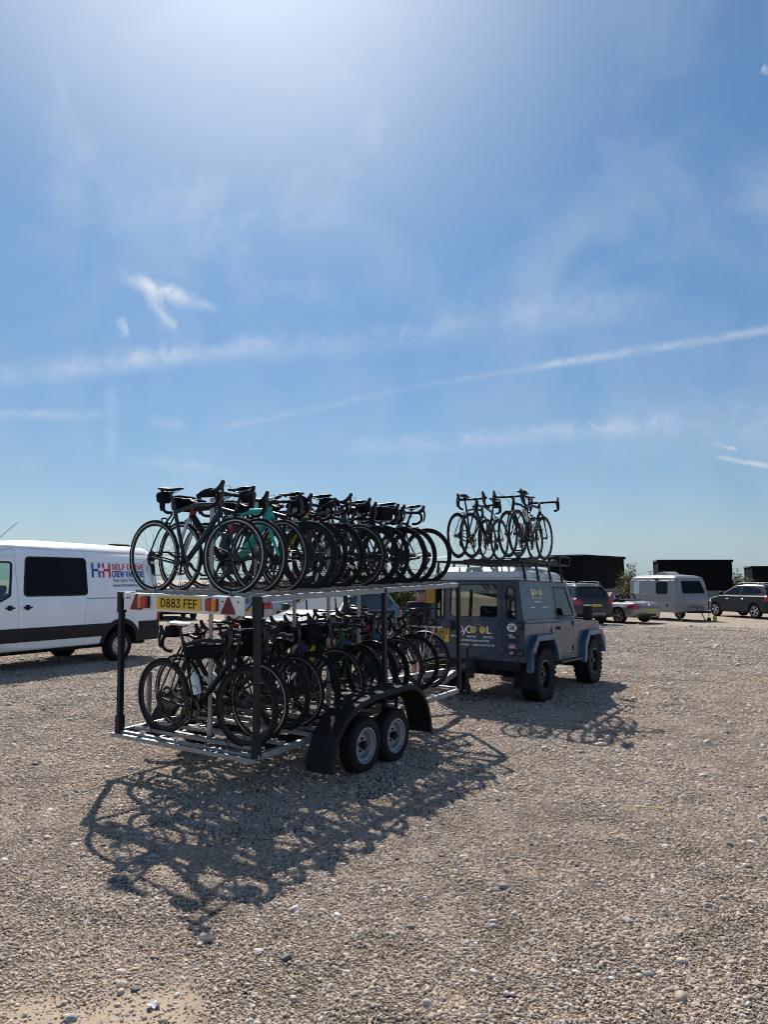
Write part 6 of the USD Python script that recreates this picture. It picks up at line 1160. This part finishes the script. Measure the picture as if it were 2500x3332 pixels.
    sh = m3.Manifold.batch_hull([S(J['shL'], 0.075), S(J['shR'], 0.075), S((0.11, 0, 1.2), 0.112), S((-0.11, 0, 1.2), 0.112)]) + m3.Manifold.batch_hull([S((0.11, 0, 1.2), 0.112), S((-0.11, 0, 1.2), 0.112), S((0.10, 0, 0.90), 0.115), S((-0.10, 0, 0.90), 0.115)])
    for s in 'LR': sh = sh + bone(J['sh' + s], 0.074, np.add(np.multiply(J['sh' + s], 0.4), np.multiply(J['el' + s], 0.6)), 0.062)
    obj('t_shirt', organic(sh - prism(sg.box(-1, -1, 1, 1), 'z', 0.3, 0.84), 0.03), SHIRT, b, True)
    so = m3.Manifold.batch_hull([S((0.09, 0, 0.90), 0.108), S((-0.09, 0, 0.90), 0.108), S(J['hipL'], 0.105), S(J['hipR'], 0.105)])
    for s in 'LR': so = so + bone(J['hip' + s], 0.105, np.add(J['kne' + s], (0, 0, 0.03)), 0.08)
    obj('shorts', organic(so, 0.03), SHORT, b, True)
    for s in 'LR': a = np.array(J['ank' + s]); obj('shoe', organic(m3.Manifold.batch_hull([S(a + [0, 0.03, -0.03], 0.048), S(a + [0, -0.05, -0.035], 0.045), S(a + [0, -0.17, -0.045], 0.036), S(a + [0, 0.02, 0.02], 0.046)]) ^ prism(sg.box(-1, -1, 1, 1), 'z', 0.004, 0.3), 0.02, 3), SHOE, b, True)
make_person()

# ------------------------------------------------------------------ small things on the ground
def ground_at(u, v):
    d = ray(u, v); t = -EYE / d[2]; return d[0] * t, d[1] * t
for u, v, s, k, mt, lb in ((2042, 2990, 0.052, 1, GREYSTONE, 'smooth blue grey stone lying on the gravel, lower right'), (2300, 2940, 0.034, 2, GREYSTONE, 'small upright grey stone near the right edge'), (440, 3203, 0.036, 3, DARKSTONE, 'dark rounded stone on bare earth, lower left'), (398, 3190, 0.042, 5, TANSTONE, 'tan pebble beside the dark rounded stone, lower left'), (930, 3110, 0.042, 6, DARKSTONE, 'black angular stone at the edge of the bare earth'), (840, 3085, 0.040, 0, PALESTONE, 'pale oval stone below the trailer shadow'), (2075, 2700, 0.036, 4, TANSTONE, 'tan stone near the yellow strip'), (15, 2795, 0.035, 7, PALESTONE, 'white stone at the left edge of the gravel'), (230, 3300, 0.036, 2, GREYSTONE, 'dull green grey stone in the bottom left corner'), (2110, 3160, 0.034, 9, GREYSTONE, 'flat grey stone in the lower right gravel'), (960, 2945, 0.04, 8, PALESTONE, 'pale stone just beyond the tip of the trailer shadow')):
    x, y = ground_at(u, v); stone(x, y, s * 0.72, k, mt, lb)
x, y = ground_at(2110, 2636); p_ = thing('plastic_strip', 'thin yellow strip lying on the gravel, right of the trailer shadow', 'plastic strip', mat4(rz(-0.35), (x, y, float(ground_z(x, y)) + 0.018)))
obj('strip', G().bar((-0.10, 0, 0), (0.0, 0, 0.006), 0.012, 0.004).bar((0, 0, 0.006), (0.11, 0.012, 0.0), 0.012, 0.004), M('strip_yellow', (0.42, 0.41, 0.13), 0.4), p_)
x, y = ground_at(500, 3258); p_ = thing('paper_scrap', 'crumpled white paper scrap on the earth, lower left', 'litter', mat4(rz(0.4) * 0.8, (x, y, float(ground_z(x, y)) + 0.012)))
V = [(i * 0.016 - 0.032, j * 0.014 - 0.021, 0.012 * math.sin(i * 2.1 + j) + 0.008 * ((i * j) % 2)) for i in range(5) for j in range(4)]
V2 = [(a, b, c - 0.0015) for a, b, c in V]; F = [[i * 4 + j, (i + 1) * 4 + j, (i + 1) * 4 + j + 1, i * 4 + j + 1] for i in range(4) for j in range(3)]
obj('scrap', (np.array(V + V2), np.array(F + [[b + 20 for b in reversed(f)] for f in F])), WHITE, p_, False)
def tufts():
    g = G(); r = np.random.default_rng(5)
    for u, v, n, w in ((2265, 2775, 260, 0.13), (780, 2960, 60, 0.10), (500, 3010, 40, 0.10), (990, 3045, 50, 0.12), (1850, 3040, 50, 0.14), (260, 2985, 40, 0.12), (1700, 2990, 40, 0.12), (2400, 2870, 60, 0.15), (640, 3080, 50, 0.1), (1630, 3020, 60, 0.1), (2050, 3060, 40, 0.1)):
        cx, cy = ground_at(u, v)
        for _ in range(n):
            x, y = cx + r.normal(0, w), cy + r.normal(0, w * 0.7); z = float(ground_z(x, y)); h = r.uniform(0.015, 0.05); d = r.normal(0, 0.02, 2); e = r.uniform(0, PI); wx, wy = 0.0018 * math.cos(e), 0.0018 * math.sin(e)
            g.add([(x - wx, y - wy, z), (x + wx, y + wy, z), (x + d[0], y + d[1], z + h)], [[0, 1, 2]])
    q = obj('grass_tufts', g, leaf_mat('grass_leaf', (0.10, 0.11, 0.04)), smooth=False); tag(q, 'sparse short green grass blades between the stones', 'grass', kind='stuff')
tufts()
